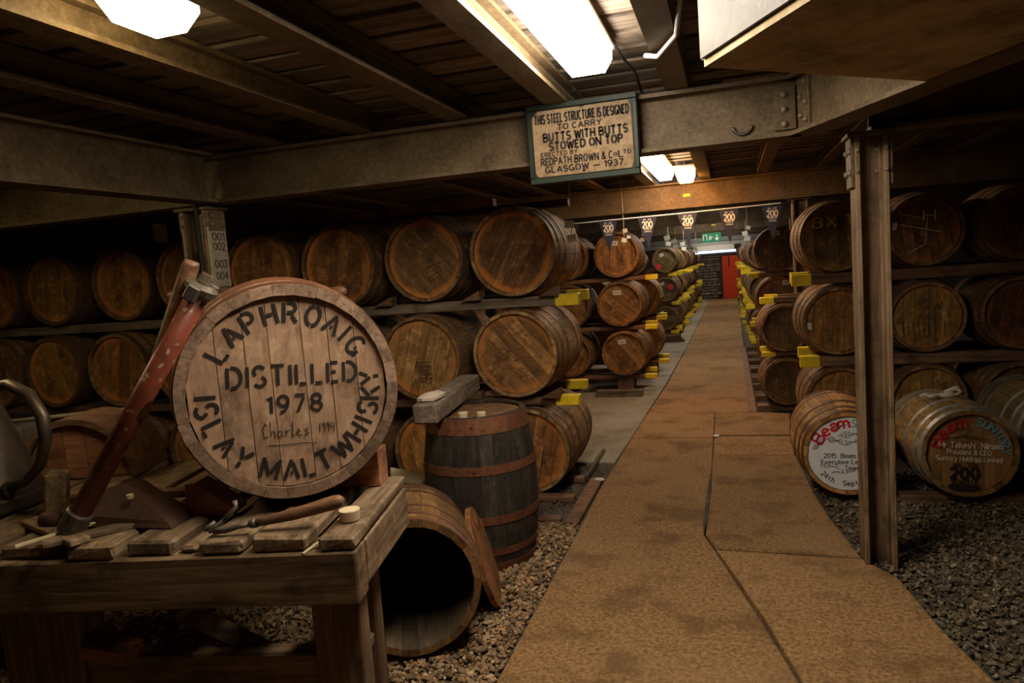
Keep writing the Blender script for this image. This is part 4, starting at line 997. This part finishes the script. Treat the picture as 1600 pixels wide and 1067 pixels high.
for r, z in ((1, .775), (0, .27)):
    for c, x in enumerate((.47, 1.02)):
        cask(KQ, x, 7.1, z, .02, f"small dark headed cask, {('lower', 'upper')[r]} row, {ORD[c]} from aisle, second right rank", 'casks of the second right rank', roll=random.uniform(-.3, .3), tint=(1.0, .82, .62), htint=(.5, .46, .32), staves=c == 0, rim=.1)
for r, z in ((2, 1.0), (1, .5)):
    for j, yy in enumerate((7.18, 7.6)): rail(.26 + .06 * j * (r == 2), 1.6, yy, z + .006, z + (.06 if r == 2 else .044), f"timber rail with yellow end, {('front', 'rear')[j]}, {('lower', 'upper')[r - 1]} level of second right rank", 'l', .07, caplen=.12)
KC = Kind(.268, .288, .8, 24, 5, 6, hseg=32)
for r, z in ((2, 1.50), (1, .895), (0, .29)):
    k = cask(KC, .56, 9.45, z, -.03, f"large oak cask with dark purplish head, {ROW[r]} row of third right rank", 'casks of the third right rank', roll=.1, tint=(1.35, 1.0, .78), htint=(.72, .62, .52), staves=True, rim=.1)
    label_paper(k, KC, -.01 if r == 2 else .1, .2, .1, .06, rot=-.15)
    if r:
        for j, yy in enumerate((9.52, 10.05)): rail(.22 + .04 * j, 1.4, yy, z - .33, z - .275, f"timber rail with yellow end, {('front', 'rear')[j]}, under {ROW[r]} row of third right rank", 'l', .07, caplen=.12)
for q in range(12):
    Y = 11.25 + q * 1.05
    for r, z in ((2, 1.46), (1, .94), (0, .42)):
        cask(KD, .47 + random.uniform(-.03, .04), Y, z, random.uniform(-.05, .02), f"small dark cask, {ROW[r]} row, {ORD[q]} far rank on right, at aisle", 'small casks of the far right ranks', tint=(.95, .82, .68), htint=(.6, .55, .42), rim=.1, boards=q < 3)
        for j, yy in enumerate((Y + .08, Y + .5)):
            rail(.17 + random.uniform(-.02, .1), 1.4, yy, z - .286, z - .231, f"thin yellow ended rail, {('front', 'rear')[j]}, {ROW[r]} row of {ORD[q]} far right rank", 'l', .06, caplen=.13, foot=0 if r else z - .286)

# ------------------------------------------------------------------ three painted show casks on the gravel
KS = Kind(.245, .275, .74, 26, 6, 6, inset=.022)
KZ = Kind(.245, .275, .74, 26, 6, 6, inset=.022, hoopmat='zinc', hmat='showhead')
show = 'show casks lying on the gravel'
def script_word(p, cx, cz, R, a0, a1, letters, h, weight, xs=1.0, **kw):
    n = len(letters)
    for i, ch in enumerate(letters):
        a = math.radians(a0 + (a1 - a0) * i / (n - 1)); p.letter(ch, cx + R * math.cos(a), cz + R * math.sin(a), h, a - PI / 2, weight=weight, xs=xs, **kw)
k = cask(KS, .615, 4.5, .285, .02, 'pale new cask with white painted signed head beside the steel post', show, roll=0, tint=(2.0, 1.5, .85), htint=(1, 1, 1), staves=True, rim=0, name='show_cask', hoopc=(.7, .6, .55), boards=False)
put('white_head', disc_mesh('white_head', KS.R - .001, 40, .004, 'white'), k, (0, KS.inset - .0045, KS.rb))
yp = KS.inset - .0058
def on(k_, p, nm, m): p.build(nm, m, k_, yp, (0, 0, KS.rb))
p = Print(); script_word(p, 0, 0, .182, 150, 96, 'Beam', .066, .2, 1.2); on(k, p, 'red_lettering', 'red')
p = Print(); script_word(p, 0, 0, .182, 78, 20, 'SUNTORY', .042, .2); on(k, p, 'blue_lettering', 'blue')
p = Print()
p.line('2015  Beam Suntory', .02, -.015, .026, .30, weight=.15, serif=.1); p.line('Executive Leadership', .02, -.052, .026, .33, weight=.15, serif=.1); p.line('Team', .02, -.089, .026, .08, weight=.15, serif=.1)
tx = '24th  September'
for i, ch in enumerate(tx):
    if ch != ' ':
        a = math.radians(222 + (318 - 222) * i / (len(tx) - 1)); p.letter(ch, .182 * math.cos(a), .182 * math.sin(a), .028, a + PI / 2, weight=.16, serif=.1)
on(k, p, 'black_lettering', 'black')
p = Print(); rr = random.Random(5)
for (x0, z0, ln, hh_, ro) in ((-.10, .125, .11, .03, .35), (-.115, .07, .08, .04, -.2), (-.05, .085, .13, .045, .1), (-.02, .045, .1, .03, .2), (-.175, .02, .07, .028, .8), (-.15, -.088, .1, .03, -.05), (-.09, -.125, .12, .025, .05), (.05, .1, .1, .04, .1), (.09, .06, .1, .035, -.2), (.06, -.125, .1, .03, .1)):
    pts = []
    ph0 = rr.random() * 6; fr = rr.uniform(4.5, 7)
    for q in range(46): t_ = q / 45; u = ln * t_ - .010 * math.sin(fr * 6.28 * t_ + ph0); v = hh_ * (.45 + .5 * math.cos(fr * 6.28 * t_ + ph0) * (.5 + .5 * math.sin(ph0 + 9 * t_))) ; pts.append((x0 + u * math.cos(ro) - v * math.sin(ro), z0 + u * math.sin(ro) + v * math.cos(ro)))
    p.stroke(pts, .0028)
on(k, p, 'signatures', 'black')

k = cask(KZ, 1.24, 4.5, .285, .05, 'show cask with brown painted head and bright silver hoops on gravel', show, roll=0, tint=(1.35, 1.15, .6), htint=(1.1, 1, .9), staves=True, rim=0, var=.06, name='show_cask', tilt=-.02)
p = Print(); script_word(p, 0, 0, .18, 158, 102, 'Beam', .062, .2, 1.2); on(k, p, 'red_lettering', 'red')
p = Print(); script_word(p, 0, 0, .185, 72, 2, 'SUNTORY', .045, .19); on(k, p, 'blue_lettering', 'blue')
p = Print(); p.line('Mr Takeshi  Niinami', .01, .045, .032, .32, rot=-.06, weight=.18, serif=.12); p.line('President & CEO', .0, .006, .027, .22, rot=-.06, weight=.18, serif=.12); p.line('Suntory Holdings Limited', .0, -.032, .027, .33, rot=-.06, weight=.18, serif=.12)
on(k, p, 'cream_lettering', 'cream')
p = Print(); p.line('1815 - 2015', -.02, -.068, .023, .125, weight=.17, serif=.1); p.line('200', -.025, -.113, .06, .14, weight=.26, gap=.3, serif=.12); p.line('YEARS OF', -.025, -.163, .027, .14, weight=.18, serif=.1); on(k, p, 'black_lettering', 'black')
p = Print(); p.stroke([(-.105, -.194), (.05, -.202)], .036); on(k, p, 'black_panel', 'black')
p = Print(); p.line('LAPHROAIG', -.028, -.198, .022, .135, rot=-.05, weight=.17, serif=.08); p.build('panel_lettering', 'ink', k, yp - .001, (0, 0, KS.rb))
p = Print(); p.stroke([(-.13, .1), (-.06, .135), (.0, .14), (.01, .125), (-.03, .10), (-.075, .085)], .003); p.stroke([(-.12, .085), (-.02, .10), (.04, .09), (.1, .075)], .003); p.stroke([(-.02, .09), (.06, .075), (.09, .06)], .003); on(k, p, 'signature', 'black')
cl = MB(); rr = random.Random(8)
pts = [(-.11 + .025 * i, .02 * math.sin(i * 1.9), .012 + .008 * rr.random()) for i in range(9)]
cl.tube(pts, [.009, .014, .012, .015, .013, .016, .02, .024, .012], 8)
cl.tube([(.03, .02, .03), (.06, .0, .045), (.09, .02, .05), (.11, -.01, .03), (.07, -.02, .02)], [.012, .016, .02, .014, .008], 8)
o = put('rag', cl.mesh('rag', 'cloth', True), None, (1.17, 4.80, .548), (0, 0, .1)); tag(o, 'crumpled pale rag lying on top of the silver hooped cask', 'rag')
cask(KZ, 1.86, 4.92, .285, .03, 'show cask with silver hoops cut off by the frame edge, half in shade', show, roll=.1, tint=(1.15, 1.1, .72), htint=(.9, .8, .7), staves=True, rim=.2, name='show_cask')
simple_rail = rail(.9, 2.6, 4.62, -.025, .03, 'low timber under the show casks on the gravel', None, .1)
simple_rail.location.z = -.035

# ------------------------------------------------------------------ big lettered cask on the bench
KG = Kind(.36, .392, .95, 30, 8, 7, th=.036, inset=.022, hoops=[(.012, .06), (.15, .195), (.32, .37), (.63, .68), (.83, .87), (.945, .99)], hseg=56, mat='oldstave', hmat='oldhead')
big = cask(KG, -1.417, 2.067, 1.149, .67, 'very large old cask with stencilled lettering lying on the bench', None, roll=0, tint=(1, 1, 1), htint=(1, 1, 1), staves=True, rim=0, hv=0, var=.05, tilt=-.01, name='lettered_cask', hoopc=(1.1, .8, .7))
p = Print(); kw = dict(weight=.185, stencil=True)
for ch, a in zip('LAPHROAIG', (149, 132.5, 117.5, 102.5, 88, 71.5, 56, 45, 33)): a = math.radians(a); p.letter(ch, .264 * math.cos(a), .264 * math.sin(a), .066, a - PI / 2, **kw)
for ch, a in zip('ISLAYMALTWHISKY', (181, 190, 203.5, 218.5, 233, 253.5, 268.5, 280.5, 292.5, 309, 323.5, 334, 343.5, 355, 366.5)):
    a = math.radians(a); p.letter(ch, .267 * math.cos(a), .267 * math.sin(a), .066, a + PI / 2, **kw)
p.line('DISTILLED', .012, .055, .066, .415, weight=.17, gap=.3, stencil=True)
p.line('1978', .012, -.043, .056, .175, weight=.17, gap=.36, stencil=True)
p.build('stencil_lettering', 'black', big, KG.inset - .0025, (0, 0, KG.rb), (0, .06, 0))
p = Print()
def hand(x0, z0, s_, seqs):
    for st in seqs: p.stroke([(x0 + a * s_, z0 + b * s_) for a, b in st], .0032)
hand(-.095, -.155, .05, [[(.3, .85), (.15, 1.0), (0, .6), (.1, .05), (.35, .1)], [(.5, 1.1), (.5, 0), (.6, .45), (.75, .4), (.78, 0)], [(1.2, .4), (1.0, .4), (.95, .1), (1.15, .05), (1.25, .45), (1.3, 0)], [(1.45, .45), (1.5, 0), (1.55, .4), (1.75, .45)], [(1.95, 1.05), (1.88, 0), (2.05, .1)], [(2.15, .22), (2.4, .3), (2.3, .5), (2.17, .2), (2.35, 0), (2.55, .1)], [(2.95, .5), (2.75, .4), (2.95, .15), (2.7, 0)], [(.3, -.5), (1.5, -.55), (2.6, -.5), (3.5, -.6)]])
hand(.09, -.148, .035, [[(0, 0), (.05, .9)], [(.5, .5), (.3, .7), (.35, .9), (.5, .8), (.5, 0)], [(.9, .5), (.7, .7), (.75, .9), (.9, .8), (.9, 0)], [(1.15, .9), (1.1, .4), (1.45, .4)], [(1.4, .9), (1.38, 0)]])
p.build('signature', 'black', big, KG.inset - .0027, (0, 0, KG.rb), (0, .06, 0))

# ------------------------------------------------------------------ bench and what lies on it
BR = math.atan2(.195, .981)
bench = empty('work_bench', (-1.101, 1.842, -.02), (0, 0, BR)); tag(bench, 'heavy weathered timber bench that carries the big lettered cask', 'bench')
BM = Matrix.Translation((-1.101, 1.842, 0)) @ Matrix.Rotation(BR, 4, 'Z')
def bw(x, y, z): v = BM @ Vector((x, y, z)); return (v.x, v.y, v.z)
def bpart(name, mat, x0, x1, y0, y1, z0, z1, b=.006, rough=0.0):
    mb = MB().box(x0, x1, y0, y1, z0 + .02, z1 + .02, b); 
    if rough: mb.v = [(x + random.uniform(-rough, rough), y + random.uniform(-rough, rough), z_ + random.uniform(-rough, rough)) for x, y, z_ in mb.v]
    return put(name, mb.mesh(name, mat), bench)
bpart('front_beam', 'bench', -2.1, -.002, 0, .10, .535, .70, .006)
bpart('side_beam', 'benchy', -.125, 0, .102, .64, .55, .70, .008, .003)
bpart('rear_beam', 'bench', -2.1, -.127, .56, .64, .60, .70)
bpart('rear_beam', 'bench', -2.1, -.62, .95, 1.04, .61, .70)
bpart('middle_beam', 'bench', -2.1, -.13, .40, .48, .60, .695)
for i, (a, b, t, y0, y1) in enumerate(((-.115, -.004, .045, .004, .64), (-.325, -.155, .05, .012, .66), (-.495, -.355, .043, .006, .8), (-.57, -.515, .022, .03, .9), (-.735, -.585, .048, .02, 1.0), (-.925, -.765, .05, .0, 1.05), (-1.17, -.965, .045, .03, 1.05), (-1.4, -1.2, .05, -.02, 1.05), (-1.66, -1.43, .045, 0, 1.05), (-1.92, -1.70, .05, .02, 1.05))):
    bpart('bench_board', 'benchy', a, b, y0, y1, .701, .701 + t, .009, .003)
bpart('leg', 'benchz', -.20, -.045, .102, .20, -.03, .53)
bpart('leg', 'benchz', -.215, -.078, .37, .45, -.03, .545)
bpart('leg', 'benchz', -1.28, -1.0, .102, .24, -.03, .53)
bpart('leg', 'benchz', -1.9, -1.7, .65, .77, -.03, .70)
mb = MB(); mb.tube([(-.19, .16, .22), (-1.05, .30, .56)], .045, 4); put('brace', mb.mesh('brace', 'bench'), bench)
bpart('stretcher', 'bench', -1.0, -.2, .12, .19, .20, .32)
bpart('side_strut', 'benchy', -.15, -.09, .202, .368, .22, .26)
def lying(name, mat, label, cat, x, y, z, yaw, dims, b=.004, tilt=0, group=None, roll=0):
    mb = MB().box(-dims[0] / 2, dims[0] / 2, -dims[1] / 2, dims[1] / 2, 0, dims[2], b)
    o = put(name, mb.mesh(name, mat), None, bw(x, y, z), (roll, tilt, BR + yaw)); tag(o, label, cat, group); return o
BT = .752
# chocks under the big cask
def chock(x, y, z, yaw, label, s_=1.0, mat='red_rail', L=.16):
    mb = MB(); mb.add([(0, -.05, 0), (L, -.05, 0), (L, .05, 0), (0, .05, 0), (0, -.05, .02), (0, .05, .02), (L, .05, .11), (L, -.05, .11), (L * .8, -.05, .112), (L * .8, .05, .112)],
                      [(0, 3, 2, 1), (0, 1, 7, 8, 4), (1, 2, 6, 7), (2, 3, 5, 9, 6), (3, 0, 4, 5), (4, 8, 9, 5), (8, 7, 6, 9)], Matrix.Scale(s_, 4))
    o = put('wooden_chock', mb.mesh('wooden_chock', mat), None, bw(x, y, z), (0, 0, BR + yaw)); tag(o, label, 'chock', 'chocks on the bench'); return o
chock(-.245, .56, .748, 0, 'orange brown wooden chock wedged under right side of the big cask', 1.15)
chock(-.50, .30, .748, PI, 'dark wooden chock wedged under left side of the big cask', 1.0)
# drawing-knife like tool with turned wooden handle
e = empty('hand_tool', bw(-.23, .075, BT + .012), (0, 0, BR)); tag(e, 'iron hooked tool with turned wooden handle lying along bench front', 'tool')
mb = MB(); mb.tube([(-.10, -.01, .015), (-.06, -.01, .022), (.02, 0, .034), (.10, .012, .05), (.15, .015, .062), (.168, .016, .066), (.176, .016, .068)], [.013, .015, .018, .021, .022, .018, .008], 14)
put('handle', mb.mesh('handle', 'grip', True), e)
put('ferrule', MB().tube([(-.118, -.01, .012), (-.098, -.01, .0155)], [.014, .016], 12).mesh('ferrule', 'bronze', True), e)
mb = MB(); mb.tube([(-.115, -.01, .012), (-.16, -.012, .006), (-.20, -.015, -.004), (-.235, -.012, -.004), (-.255, -.005, .004)], [.008, .009, .010, .012, .006], 8)
put('shank', mb.mesh('shank', 'bronze', True), e)
mb = MB(); mb.tube([(-.245, -.03, -.002), (-.225, .0, .012), (-.19, .02, .04)], .007, 8); mb.tube([(-.205, .0, .03), (-.18, .03, .055), (-.185, .035, .075)], .008, 8); mb.tube([(-.265, -.02, .0), (-.24, .005, .018)], .008, 8)
put('jaw', mb.mesh('jaw', 'bronze', True), e)
# pale bung
def bung(wx, wy, wz, r, h, label):
    mb = MB(); mb.lathe([(0, 0), (r * .9, 0), (r * .92, .003), (r, h - .003), (r * .97, h), (0, h)], 20)
    o = put('cask_bung', mb.mesh('cask_bung', 'cork'), None, (wx, wy, wz)); tag(o, label, 'bung', 'pale wooden bungs'); return o
b_ = bw(-.06, .15, BT - .004); bung(*b_, .034, .034, 'fat pale wooden bung on the bench corner beside tool handle')
# red hand pump leaning on the big cask
e = empty('hand_pump', (-2.045, 1.735, .79)); tag(e, 'tall red painted barrel pump leaning against the big cask', 'pump')
d = Vector((-1.547, 1.868, 1.528)) - Vector((-2.045, 1.735, .79)); ln = d.length; q = d.to_track_quat('Z', 'Y'); 
e.rotation_mode = 'QUATERNION'; e.rotation_quaternion = q
put('tube', MB().tube([(0, 0, -.01), (0, 0, ln - .01)], .033, 18).mesh('tube', 'redpaint', True), e)
put('foot', MB().lathe([(.038, -.02), (.042, -.02), (.042, .05), (.038, .055)], 18).mesh('foot', 'bronze'), e)
mb = MB(); mb.lathe([(.038, ln - .045), (.05, ln - .03), (.052, ln - .012), (.03, ln), (.0, ln + .002)], 16); put('top_collar', mb.mesh('top_collar', 'bronze'), e)
put('bolt', MB().tube([(-.01, 0, ln), (-.005, 0, ln + .03)], .02, 8).mesh('bolt', 'rivet'), e)
put('clamp', MB().box(.035, .06, -.03, .03, ln - .05, ln + .0, .005).mesh('clamp', 'bronze'), e)
put('clamp', MB().box(-.06, -.035, -.02, .02, ln - .06, ln - .01, .005).mesh('clamp', 'bronze'), e)
inv = (Matrix.Translation(e.location) @ q.to_matrix().to_4x4()).inverted()
h0, h1 = inv @ Vector((-1.79, 1.80, 1.13)), inv @ Vector((-1.583, 1.868, 1.598))
put('pump_lever', MB().tube([h0, h0 + (h1 - h0) * .35, h0 + (h1 - h0) * .97, h1], [.022, .024, .026, .022], 14).mesh('pump_lever', 'grip', True), e)
m0, m1 = inv @ Vector((-1.78, 1.803, 1.15)), inv @ Vector((-1.80, 1.80, 1.14)); put('lever_link', MB().tube([m0, m1], .014, 8).mesh('lever_link', 'bronze'), e)
# T-bar tool standing behind the cask
e = empty('cross_handled_rod', (-2.271, 3.037, -.03), (0, 0, 0)); tag(e, 'iron rod with round wooden grips at both ends behind big cask', 'tool')
gl, gr = Vector((-2.657, 2.96, 1.495)) - e.location, Vector((-1.799, 3.13, 1.455)) - e.location
dv = (gr - gl).normalized()
put('crossbar', MB().tube([gl + dv * .02, gr - dv * .02], .008, 8).mesh('crossbar', 'bronze'), e)
mid = gl.lerp(gr, .45)
put('shaft', MB().tube([(0, 0, 0), (mid.x, mid.y, mid.z)], .01, 8).mesh('shaft', 'bronze'), e)
for a, s_ in ((gl, 1), (gr, -1)): put('grip', MB().tube([a + dv * s_ * .095, a + dv * s_ * .06, a + dv * s_ * .02, a, a - dv * s_ * .018], [.014, .020, .027, .026, .012], 14).mesh('grip', 'grip', True), e)
# copper jug with loop handle
e = empty('copper_jug', (-2.73, 1.96, BT)); tag(e, 'tarnished copper jug with tall loop handle on bench end', 'jug')
put('body', MB().lathe([(.185, .0), (.20, .004), (.205, .05), (.195, .055), (.20, .06), (.19, .09), (.125, .30), (.08, .45), (.07, .50), (.085, .52), (.078, .52), (.06, .50), (.06, .42)], 36).mesh('body', 'copper', True), e)
put('base_band', MB().lathe([(.206, .005), (.212, .01), (.212, .045), (.206, .05)], 36).mesh('base_band', 'copper'), e)
mb = MB(); pts = [(.075, -.03, .42), (.16, -.04, .462), (.27, -.05, .475), (.37, -.06, .44), (.425, -.065, .36), (.425, -.065, .28), (.38, -.06, .19), (.29, -.05, .125), (.20, -.045, .095)]
mb.tube(pts, [.02, .021, .021, .022, .022, .021, .019, .016, .02], 12); put('handle', mb.mesh('handle', 'copper', True), e)
mb = MB(); mb.lathe([(.0, -.012), (.03, -.008), (.03, .012), (0, .016)], 10, Matrix.Translation((.195, -.045, .09)) @ Matrix.Rotation(PI / 2, 4, 'Y')); put('handle_boss', mb.mesh('handle_boss', 'copper'), e)
# dark wedge-shaped scoop in the shade by the cask
e = empty('iron_scoop', bw(-.86, .17, BT), (0, 0, BR - .05)); tag(e, 'rusty dark triangular scoop lying beside the red pump foot', 'scoop')
mb = MB(); mb.add([(-.22, -.03, .015), (.22, -.04, .0), (.22, .12, .0), (-.05, .12, .01), (-.22, -.02, .055), (.0, .05, .13), (.05, .08, .135), (.2, -.03, .02), (.2, .1, .02)],
                  [(0, 1, 2, 3), (0, 4, 7, 1), (4, 5, 7), (5, 6, 8, 7), (1, 7, 8, 2), (3, 2, 8, 6), (0, 3, 6, 5, 4)]); put('blade', mb.mesh('blade', 'rust'), e)
put('socket', MB().tube([(-.25, -.03, .035), (-.19, -.025, .035)], [.026, .03], 12).mesh('socket', 'rust', True), e)
put('knob', MB().lathe([(.0, -.01), (.012, -.006), (.012, .006), (0, .01)], 8).mesh('knob', 'cork'), e, (.06, -.005, .10))
# odds and ends
lying('wood_offcut', 'benchy', 'thick wooden offcut standing beside the copper jug', 'offcut', -1.18, .30, BT, .5, (.07, .09, .16), .008, .12)
lying('wood_stave', 'benchy', 'long pale stave lying flat across the bench end', 'stave', -1.05, .12, BT, 1.0, (.06, .42, .02), .003, 0)
lying('wood_stave', 'benchy', 'narrow old stave beside pump foot pointing to back', 'stave', -.86, .10, BT, -.9, (.05, .34, .018), .003, .03)
lying('wood_stave', 'rail', 'dark thin board lying behind the iron scoop', 'stave', -.95, .48, BT, -1.5, (.05, .6, .025), .003, 0)
o = put('yellow_rod', MB().tube([(-.11, 0, 0), (.09, .0, .0), (.11, 0, 0)], [.008, .008, .002], 8).mesh('yellow_rod', 'cork'), None, bw(-.985, .05, BT + .02), (0, -.08, BR + .75)); tag(o, 'yellowish wooden peg lying among scraps on bench end', 'peg')
lying('wood_splinter', 'cork', 'pale wood splinter in the gap between bench boards', 'splinter', -.135, .035, .71, .9, (.09, .008, .006), .001, -.3)
lying('wood_block', 'red_rail', 'reddish wood block lying on the low stretcher of bench', 'block', -.93, .13, .322, -.25, (.24, .09, .05), .006)
e = empty('cask_end', bw(-1.45, .76, .756), (0, 0, BR + .1)); tag(e, 'old half cask end lying behind the copper jug', 'cask end')
mb = MB(); n_ = 14; vs = []; fs = []
for i in range(n_ + 1):
    a = PI * i / n_
    for rr_, yy in ((.26, 0), (.235, 0), (.235, .28), (.26, .28)): vs.append((-rr_ * math.cos(a), yy, rr_ * math.sin(a)))
for i in range(n_): fs += [(i * 4 + j, i * 4 + (j + 1) % 4, i * 4 + 4 + (j + 1) % 4, i * 4 + 4 + j) for j in range(4)]
fs += [(0, 1, 2, 3), tuple(n_ * 4 + j for j in (3, 2, 1, 0))]
put('hoop_arch', mb.add(vs, fs).mesh('hoop_arch', 'rail'), e)
for i in range(5):
    x0, x1 = -.23 + i * .092, -.23 + (i + 1) * .092 - .004; f = lambda x: max(.01, math.sqrt(max(.234 ** 2 - x * x, 0)))
    mb = MB(); mb.add([(x0, .03, 0), (x1, .03, 0), (x1, .03, f(x1)), (x0, .03, f(x0)), (x0, .05, 0), (x1, .05, 0), (x1, .05, f(x1)), (x0, .05, f(x0))], [(0, 1, 2, 3), (7, 6, 5, 4), (0, 4, 5, 1), (1, 5, 6, 2), (2, 6, 7, 3), (3, 7, 4, 0)])
    put('head_board', mb.mesh('head_board', 'red_rail'), e).color = (.6, .5, .5, 1)
# pale rail and stone block in the dark behind the bench
e = empty('guard_rail', (-4.2, 3.4, -.03)); tag(e, 'thin pale rail on a slanting strut in shadow behind bench', 'rail')
put('rod', MB().tube([(-.6, .1, .77), (.75, .1, .86)], .014, 8).mesh('rod', 'pale', True), e)
put('strut', MB().tube([(.2, .1, .82), (.4, .1, .6), (.5, .1, 0)], .008, 8).mesh('strut', 'pale'), e)
put('foot', MB().tube([(-.55, .1, .775), (-.6, .1, 0)], .012, 8).mesh('foot', 'pale'), e)
o = put('stone_block', MB().box(-.2, .2, -.1, .1, 0, .72, .02).mesh('stone_block', 'block'), None, (-4.86, 3.72, -.03), (0, 0, .1)); tag(o, 'rough grey block standing in the dark behind bench', 'block')

# ------------------------------------------------------------------ upright cask, baulk, bungs, open cask, lid
KU = Kind(.255, .302, .80, 26, 8, 7, th=.024, inset=.018, hoops=[(.004, .105), (.30, .355), (.62, .675), (.84, .885), (.94, .996)], mat='blackstave')
cask(KU, -1.32, 3.56, -.02, 0, 'blackened old cask standing upright on the gravel beside walkway', None, roll=.3, tint=(1, 1, 1), htint=(.75, .65, .58), staves=True, rim=.3, upright=True, name='upright_cask', hoopc=(1.05, .8, .75))
TZ = .782
e = empty('timber_baulk', (-1.447, 3.18, TZ), (0, 0, .115)); tag(e, 'square grey baulk of timber laid across the upright cask top', 'timber')
put('baulk', MB().box(-.062, .062, 0, .95, 0, .098, .008).mesh('baulk', 'greyraily'), e)
mb = MB(); mb.add([(-.055, 0, .0), (-.02, -.02, .004), (.03, -.015, .002), (.055, .03, .006), (.05, .1, .003), (.0, .13, .007), (-.05, .1, .004), (-.06, .05, .002), (-.055, 0, .009), (-.02, -.02, .013), (.03, -.015, .011), (.055, .03, .016), (.05, .1, .012), (.0, .13, .016), (-.05, .1, .013), (-.06, .05, .011), (0, .05, .022)],
                  [(8 + i, 8 + (i + 1) % 8, 16) for i in range(8)] + [(i, (i + 1) % 8, 8 + (i + 1) % 8, 8 + i) for i in range(8)] + [tuple(reversed(range(8)))])
put('cloth_scrap', mb.mesh('cloth_scrap', 'cloth'), None, (-1.46, 3.265, TZ + .0985), (0, 0, .115)).scale = (1.05, 1.35, 1.6); o = bpy.data.objects['cloth_scrap']; tag(o, 'crumpled pale cloth scrap lying on the grey timber baulk', 'cloth')
bung(-1.335, 3.40, .764, .026, .03, 'left pale bung on top of the upright cask by baulk'); bung(-1.235, 3.40, .764, .024, .03, 'right pale bung on top of the upright cask')
KO = Kind(.272, .288, .62, 24, 8, 6, th=.026, mat='stave', inner='char')
op = cask(KO, -1.245, 2.475, .28, .45, 'open ended cask lying on gravel under the bench corner', None, tint=(.95, .75, .5), htint=(.3, .24, .2), staves=True, rim=0, nohead=True, name='open_cask', hoopc=(.9, .8, .8), boards=False)
op.rotation_euler.x = -.05
# round lid leaning against the open cask
e = empty('wooden_disc', (-1.055, 2.975, -.02)); tag(e, 'round wooden cask lid leaning on edge against open cask', 'lid')
u_ = Vector((-.165, .145, .43)).normalized(); v_ = Vector((-.30, .95, 0)); v_ = (v_ - u_ * v_.dot(u_)).normalized(); n_v = u_.cross(v_)
e.rotation_euler = Matrix((v_, n_v, u_)).transposed().to_euler()
R_ = .235
for me in head_boards('lid_board', R_, 5, .024, 'head', 4):
    put('lid_board', me, e, (.0, 0, R_), (0, 0, 0), (1.0, .66, .5, 0), 240)
o = put('loose_board', MB().box(-.16, .16, -.09, .09, 0, .03, .004).mesh('loose_board', 'cork'), None, (-1.72, 3.62, .36), (0, .3, .5)); tag(o, 'pale board seen between the open cask and upright cask', 'board')
for i, (x, y) in enumerate(((-1.83, 3.66),)):
    q_ = put('timber_block', MB().box(-.12, .12, -.1, .1, 0, .36, .01).mesh('timber_block', 'rail'), None, (-1.78, 3.64, -.03), (0, 0, .5)); tag(q_, 'short dark timber block under the pale loose board', 'block')
o = put('white_stick', MB().box(-.006, .006, -.004, .004, 0, .16, .001).mesh('white_stick', 'white'), None, (-1.70, 3.72, .40), (0, .45, .3)); tag(o, 'thin white stick propped in shadow beside the upright cask', 'stick')
for i, (x, y, s_) in enumerate(((-.165, 6.1, .03), (-.93, 4.85, .035), (.2, 6.6, .012))):
    mb = MB(); mb.add(ICO.tolist(), ICF.tolist(), Matrix.Translation((0, 0, .006)) @ Matrix.Diagonal((s_, s_ * 1.3, .008, 1))); o = put('paper_scrap', mb.mesh('paper_scrap', 'paper'), None, (x, y, 0), (0, 0, i)); tag(o, ('white scrap lying on the walkway joint', 'white scrap lying at the walkway edge near dark sleepers', 'tiny white scrap on the far apron slab')[i], 'scrap')
